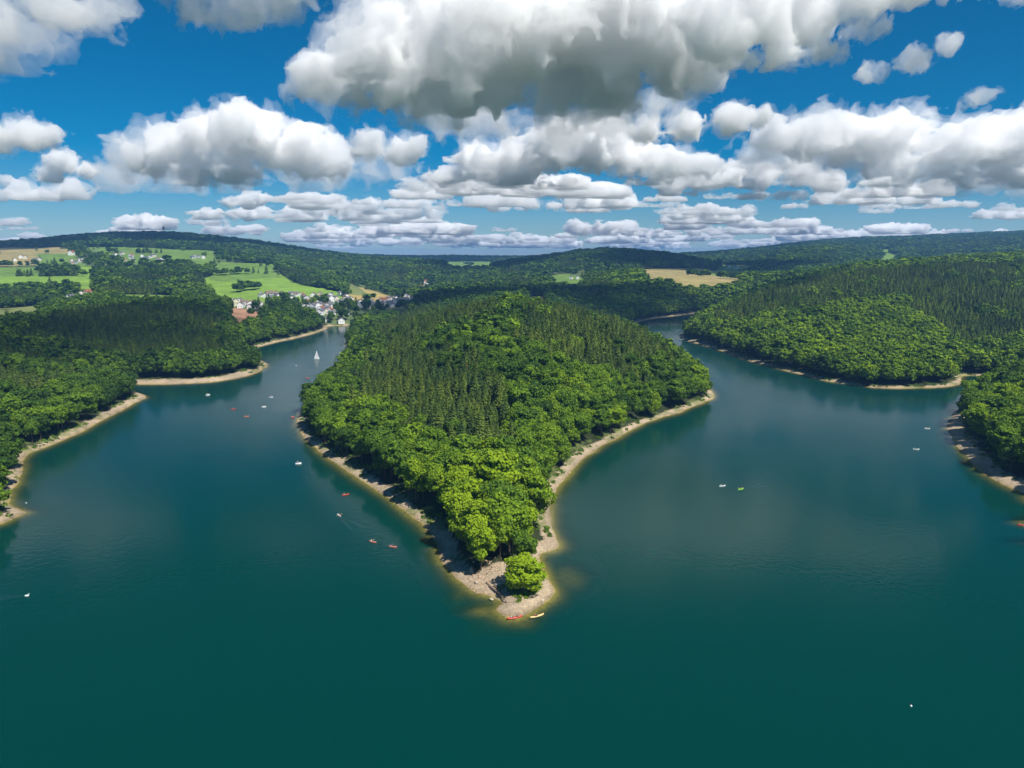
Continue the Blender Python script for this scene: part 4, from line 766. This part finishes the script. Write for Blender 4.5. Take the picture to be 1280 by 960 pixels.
# ---------------------------------------------------------------- clouds
CRNG = np.random.default_rng(3)
def _up(n, c, ph):
    q = np.linspace(0, 1, n)*c*.999+ph; i = np.floor(q).astype(int); f = q-i; f = f*f*(3-2*f)
    W = np.zeros((n, c+3), np.float32); W[np.arange(n), i] = 1-f; W[np.arange(n), i+1] = f; return W
def volume_noise(shape, ext, cell):
    cs = [max(1, int(round(e/cell))) for e in ext]; L = (CRNG.random([c+3 for c in cs])*2-1).astype(np.float32)
    for ax, (n, c) in enumerate(zip(shape, cs)): L = np.moveaxis(np.tensordot(_up(n, c, CRNG.random()), L, axes=(1, ax)), 0, ax)
    return L
def surface_net(f, org, h):
    ins = f > 0; nx, ny, nz = f.shape; c = np.zeros((nx-1, ny-1, nz-1), np.int8)
    for a in (0, 1):
        for b_ in (0, 1):
            for e in (0, 1): c += ins[a:nx-1+a, b_:ny-1+b_, e:nz-1+e]
    act = (c > 0) & (c < 8); idx = -np.ones(act.shape, np.int64); n = int(act.sum()); idx[act] = np.arange(n); I = np.argwhere(act)
    acc = np.zeros((n, 3)); cn = np.zeros(n)
    for a in [(p, q, r_) for p in (0, 1) for q in (0, 1) for r_ in (0, 1)]:
        fa = f[I[:, 0]+a[0], I[:, 1]+a[1], I[:, 2]+a[2]]
        for ax in range(3):
            if a[ax]: continue
            b_ = list(a); b_[ax] = 1; fb = f[I[:, 0]+b_[0], I[:, 1]+b_[1], I[:, 2]+b_[2]]
            k = (fa > 0) != (fb > 0); p = np.tile(np.array(a, float), (k.sum(), 1)); p[:, ax] += fa[k]/(fa[k]-fb[k]); acc[k] += p; cn[k] += 1
    V = (I+acc/cn[:, None])*h+org; quads = []
    for ax in range(3):
        o = [q for q in range(3) if q != ax]; s0 = [slice(1, -1)]*3; s0[ax] = slice(0, -1); s1 = list(s0); s1[ax] = slice(1, None)
        off = np.ones(3, int); off[ax] = 0; E = np.argwhere(ins[tuple(s0)] != ins[tuple(s1)])+off; q = []
        for du, dv in ((0, 0), (1, 0), (1, 1), (0, 1)):
            c2 = E.copy(); c2[:, o[0]] -= du; c2[:, o[1]] -= dv; q.append(idx[c2[:, 0], c2[:, 1], c2[:, 2]])
        q = np.stack(q, 1); fl = ins[E[:, 0], E[:, 1], E[:, 2]]
        if ax == 1: fl = ~fl
        q[~fl] = q[~fl][:, ::-1]; quads.append(q)
    return V, np.concatenate(quads)
def cloud_mesh(puffs, h, base, amp, mat, rough=.55, flat=.12):
    P = np.array(puffs, float); lo = (P[:, :3]-P[:, 3:]*1.4-amp).min(0); hi = (P[:, :3]+P[:, 3:]*1.4+amp).max(0); lo[2] = base-amp
    n = np.ceil((hi-lo)/h).astype(int)+1; ax = [(lo[i]+np.arange(n[i])*h).astype(np.float32) for i in range(3)]
    X, Y, Z = np.meshgrid(*ax, indexing='ij', sparse=True); f = np.full(tuple(n), -1e9, np.float32)
    for c in P:
        r_ = np.sqrt(((X-c[0])/c[3])**2+((Y-c[1])/c[4])**2+((Z-c[2])/c[5])**2); f = np.maximum(f, (1-r_)*c[3:].min())
    N = np.zeros(tuple(n), np.float32); a = amp; cell = amp*2.4
    while cell > h*1.2:
        N += a*(1-2.3*np.abs(volume_noise(tuple(n), hi-lo, cell))); a *= rough; cell *= .5
    f = np.minimum(f+N*.85-amp*.55, (Z-base)*1.0+flat*(N-.5*amp)); f[[0, -1]] = -1; f[:, [0, -1]] = -1; f[:, :, [0, -1]] = -1
    return new_mesh('cloud', *surface_net(f, lo, h), mats=[mat])
def cloud_material(name, dens):
    m = bpy.data.materials.new(name); m.use_nodes = True; t = m.node_tree; t.nodes.clear(); out = t.nodes.new('ShaderNodeOutputMaterial')
    v = t.nodes.new('ShaderNodeVolumePrincipled'); v.inputs['Color'].default_value = (1, 1, 1, 1); v.inputs['Density'].default_value = dens; v.inputs['Anisotropy'].default_value = .0
    t.links.new(v.outputs[0], out.inputs['Volume']); m.cycles.homogeneous_volume = True; return m
BASE = 900.0; PX = 1/914.0
def cloud_at(v_base): return (BASE-CAM_Z)/((325-v_base)*PX)
def named_cloud(puffs, v_base, dens, cellpx=2.6, amp=.46, depth=1.15, zs=.8, **kw):
    """puffs: bearing, elevation and radius in 1/914 radians, seen from the drone over the lake"""
    D = cloud_at(v_base); k = D*PX; P = [((u-640)*k, D+CRNG.uniform(-.6, .6)*r_*k, CAM_Z+(325-v)*k, r_*k*1.06, r_*k*depth, r_*k*zs) for u, v, r_ in puffs]
    m = cloud_mesh(P, cellpx*k, BASE, amp*float(np.mean([p[3] for p in P])), cloud_material('cloud_vapour', dens/k), **kw)
    c0 = np.mean([p[:3] for p in P], 0); c0[2] = BASE
    m.transform(Matrix.Translation(-Vector(c0))); o = link('cloud', m, kind='structure'); o.location = c0
    if dens > .06:                                             # torn, half-clear fringe round the dense heart
        Q_ = [(p[0], p[1], p[2]+.05*p[5], p[3]*1.07, p[4]*1.07, p[5]*1.03) for p in P]
        m2 = cloud_mesh(Q_, cellpx*1.25*k, BASE-.1*float(np.mean([p[5] for p in P])), .62*float(np.mean([p[3] for p in P])), cloud_material('cloud_veil', .022/k), rough=.62, flat=.5)
        m2.transform(Matrix.Translation(-Vector(c0))); link('cloud_fringe', m2, o, kind='structure')
    return o
named_cloud([(440, 118, 34), (475, 95, 42), (520, 62, 50), (560, 42, 50), (600, 72, 55), (560, 110, 50), (650, 80, 55), (700, 72, 60), (740, 100, 50), (790, 62, 60), (840, 78, 52), (750, 25, 48), (820, 25, 46), (690, 30, 44), (640, 120, 32), (690, 122, 28), (500, 122, 26)], 152, 0.080, 2.2)
named_cloud([(870, 60, 42), (930, 48, 42), (990, 36, 36), (1040, 26, 32), (1100, 12, 28), (1150, 4, 24), (1190, 0, 20), (900, 20, 36), (980, 8, 30), (950, 82, 18), (1000, 78, 12)], 108, 0.058, 3.0)
named_cloud([(565, 222, 16), (600, 210, 24), (650, 205, 28), (700, 192, 33), (740, 190, 33), (785, 202, 27), (830, 212, 22), (870, 218, 15)], 232, 0.150, 1.8)
named_cloud([(800, 172, 17), (850, 166, 19), (900, 161, 19), (935, 156, 12)], 198, 0.125, 1.8)
named_cloud([(190, 205, 24), (230, 192, 30), (280, 182, 35), (330, 177, 37), (380, 192, 33), (420, 203, 24), (300, 215, 26), (250, 218, 22)], 235, 0.112, 2.0)
named_cloud([(470, 190, 19), (505, 195, 19), (530, 190, 12)], 212, 0.088, 1.8)
named_cloud([(80, 224, 12), (103, 209, 15), (124, 217, 10)], 232, 0.150, 1.4)
named_cloud([(20, 182, 20), (55, 176, 20), (85, 180, 13)], 198, 0.100, 1.8)
named_cloud([(950, 182, 22), (1000, 176, 28), (1060, 180, 32), (1110, 176, 34), (1170, 196, 34), (1230, 186, 36), (1280, 190, 40), (1340, 190, 36), (1100, 215, 24), (1180, 225, 21), (1250, 220, 26)], 238, 0.112, 2.2)
named_cloud([(835, 232, 17), (870, 224, 20), (905, 220, 13)], 248, 0.150, 1.6)
named_cloud([(945, 226, 16), (985, 220, 18), (1020, 230, 16)], 252, 0.150, 1.6)
named_cloud([(1065, 106, 14), (1110, 92, 18), (1150, 76, 13)], 126, 0.045, 2.0, .5)
named_cloud([(20, 45, 50), (90, 22, 34), (10, 82, 24), (150, 40, 14)], 92, 0.018, 3.4, .5)
named_cloud([(265, 28, 28), (320, 22, 34), (370, 16, 34), (410, 8, 22), (305, 50, 15)], 66, 0.026, 3.2, .5)
named_cloud([(395, 263, 8), (430, 257, 11), (470, 259, 11), (505, 265, 7)], 269, 0.187, 1.3)
named_cloud([(620, 257, 11), (660, 256, 11), (692, 260, 8)], 267, 0.187, 1.3)
# thin ragged veils
named_cloud([(170, 226, 22), (230, 230, 26), (310, 232, 28), (390, 228, 26), (450, 218, 24), (520, 215, 18)], 244, 0.020, 2.2, .7, 1.3, .5)
named_cloud([(560, 158, 26), (620, 165, 30), (690, 168, 30), (760, 160, 26), (820, 140, 20)], 186, 0.020, 2.4, .7, 1.3, .5)
named_cloud([(900, 96, 18), (960, 92, 18), (1010, 86, 12), (1050, 60, 16)], 112, 0.034, 2.4, .7, 1.3, .5)
named_cloud([(60, 62, 34), (130, 48, 26), (170, 36, 16), (20, 95, 24)], 104, 0.020, 2.8, .75, 1.3, .45)
named_cloud([(930, 205, 26), (1020, 212, 26), (1120, 222, 28), (1210, 230, 26), (1290, 226, 28)], 246, 0.024, 2.2, .7, 1.3, .5)
named_cloud([(1180, 12, 16), (1230, 20, 12), (1170, 140, 12), (1200, 132, 10)], 150, 0.034, 2.0, .7, 1.2, .6)
def shade_cloud(target, rx, ry, rz, dens, z=BASE):  # unseen clouds, added out of view to dim the woods and hills below
    """a cloud overhead whose shade falls on the target"""
    k = (z-40)/math.tan(SUN_EL); c0 = np.array([target[0]+math.sin(SUN_AZ)*k, target[1]+math.cos(SUN_AZ)*k, z])
    P = [(c0[0]+CRNG.uniform(-.75, .75)*rx, c0[1]+CRNG.uniform(-.75, .75)*ry, z+rz*CRNG.uniform(.2, .7), rx*.42, ry*.42, rz) for _ in range(9)]
    m = cloud_mesh(P, max(rx, ry)/22, z, rz*.4, cloud_material('cloud_vapour', dens)); m.transform(Matrix.Translation(-Vector(c0))); link('cloud', m, kind='structure').location = c0
shade_cloud((-580, 720), 310, 330, 120, .007, 2600)
shade_cloud((-1350, 3050), 620, 420, 200, .012, 2600)
shade_cloud((170, 1260), 360, 210, 150, .010, 2600)
shade_cloud((350, 2500), 520, 380, 200, .012, 2600)
VAR = []
for i in range(7):
    w_ = CRNG.uniform(380, 700); P = [(CRNG.uniform(-1, 1)*w_, CRNG.uniform(-.5, .5)*w_*.6, CRNG.uniform(60, 170), r_, r_, r_*.7) for r_ in CRNG.uniform(130, 270, 7)]
    VAR.append(cloud_mesh(P, 20 if i < 3 else 26, 0, 110, cloud_material('cloud_vapour', .010 if i % 2 else .016)))
n_ = 0; spots = []
while n_ < 270:
    D = 8200+CRNG.random()**1.25*48000; a_ = CRNG.uniform(-.9, .9); u = 640+914*a_; v = 325-(BASE-CAM_Z)/D*914
    if CRNG.random() > (.95 if u > 800 else .75 if u > 380 else .55): continue
    if lattice_noise(a_*D, D, 5200, 5)*.8+lattice_noise(a_*D, D, 2400, 9)*.5+(.25 if u > 800 else 0) < CRNG.uniform(-.45, .25): continue
    if any(abs(D-q)/D < .035 and abs(a_-w_) < .03 for q, w_ in spots): continue
    spots.append((D, a_)); o = link('cloud', VAR[CRNG.integers(7)], kind='structure'); s = (.3+.85*CRNG.random()**1.8)*np.interp(D, [8000, 30000, 56000], [.8, 1.6, 2.6])
    o.location = (a_*D, D, BASE); o.rotation_euler = (0, 0, CRNG.choice([0, math.pi])+CRNG.uniform(-.4, .4)); o.scale = (s*CRNG.uniform(1, 1.7), s, s*CRNG.uniform(.6, 1)); n_ += 1
# ---------------------------------------------------------------- air
bm = bmesh.new(); box(bm, 0, 8000, 150, 36000, 18400, 356)
M_haze = bpy.data.materials.new('haze'); M_haze.use_nodes = True; t = M_haze.node_tree; t.nodes.clear()
out = t.nodes.new('ShaderNodeOutputMaterial'); v = t.nodes.new('ShaderNodeVolumePrincipled')
v.inputs['Color'].default_value = (.22, .50, 1, 1); v.inputs['Density'].default_value = 8e-5; v.inputs['Anisotropy'].default_value = 0
t.links.new(v.outputs[0], out.inputs['Volume']); M_haze.cycles.homogeneous_volume = True
link('haze', bm_mesh('haze', bm, M_haze), kind='stuff')
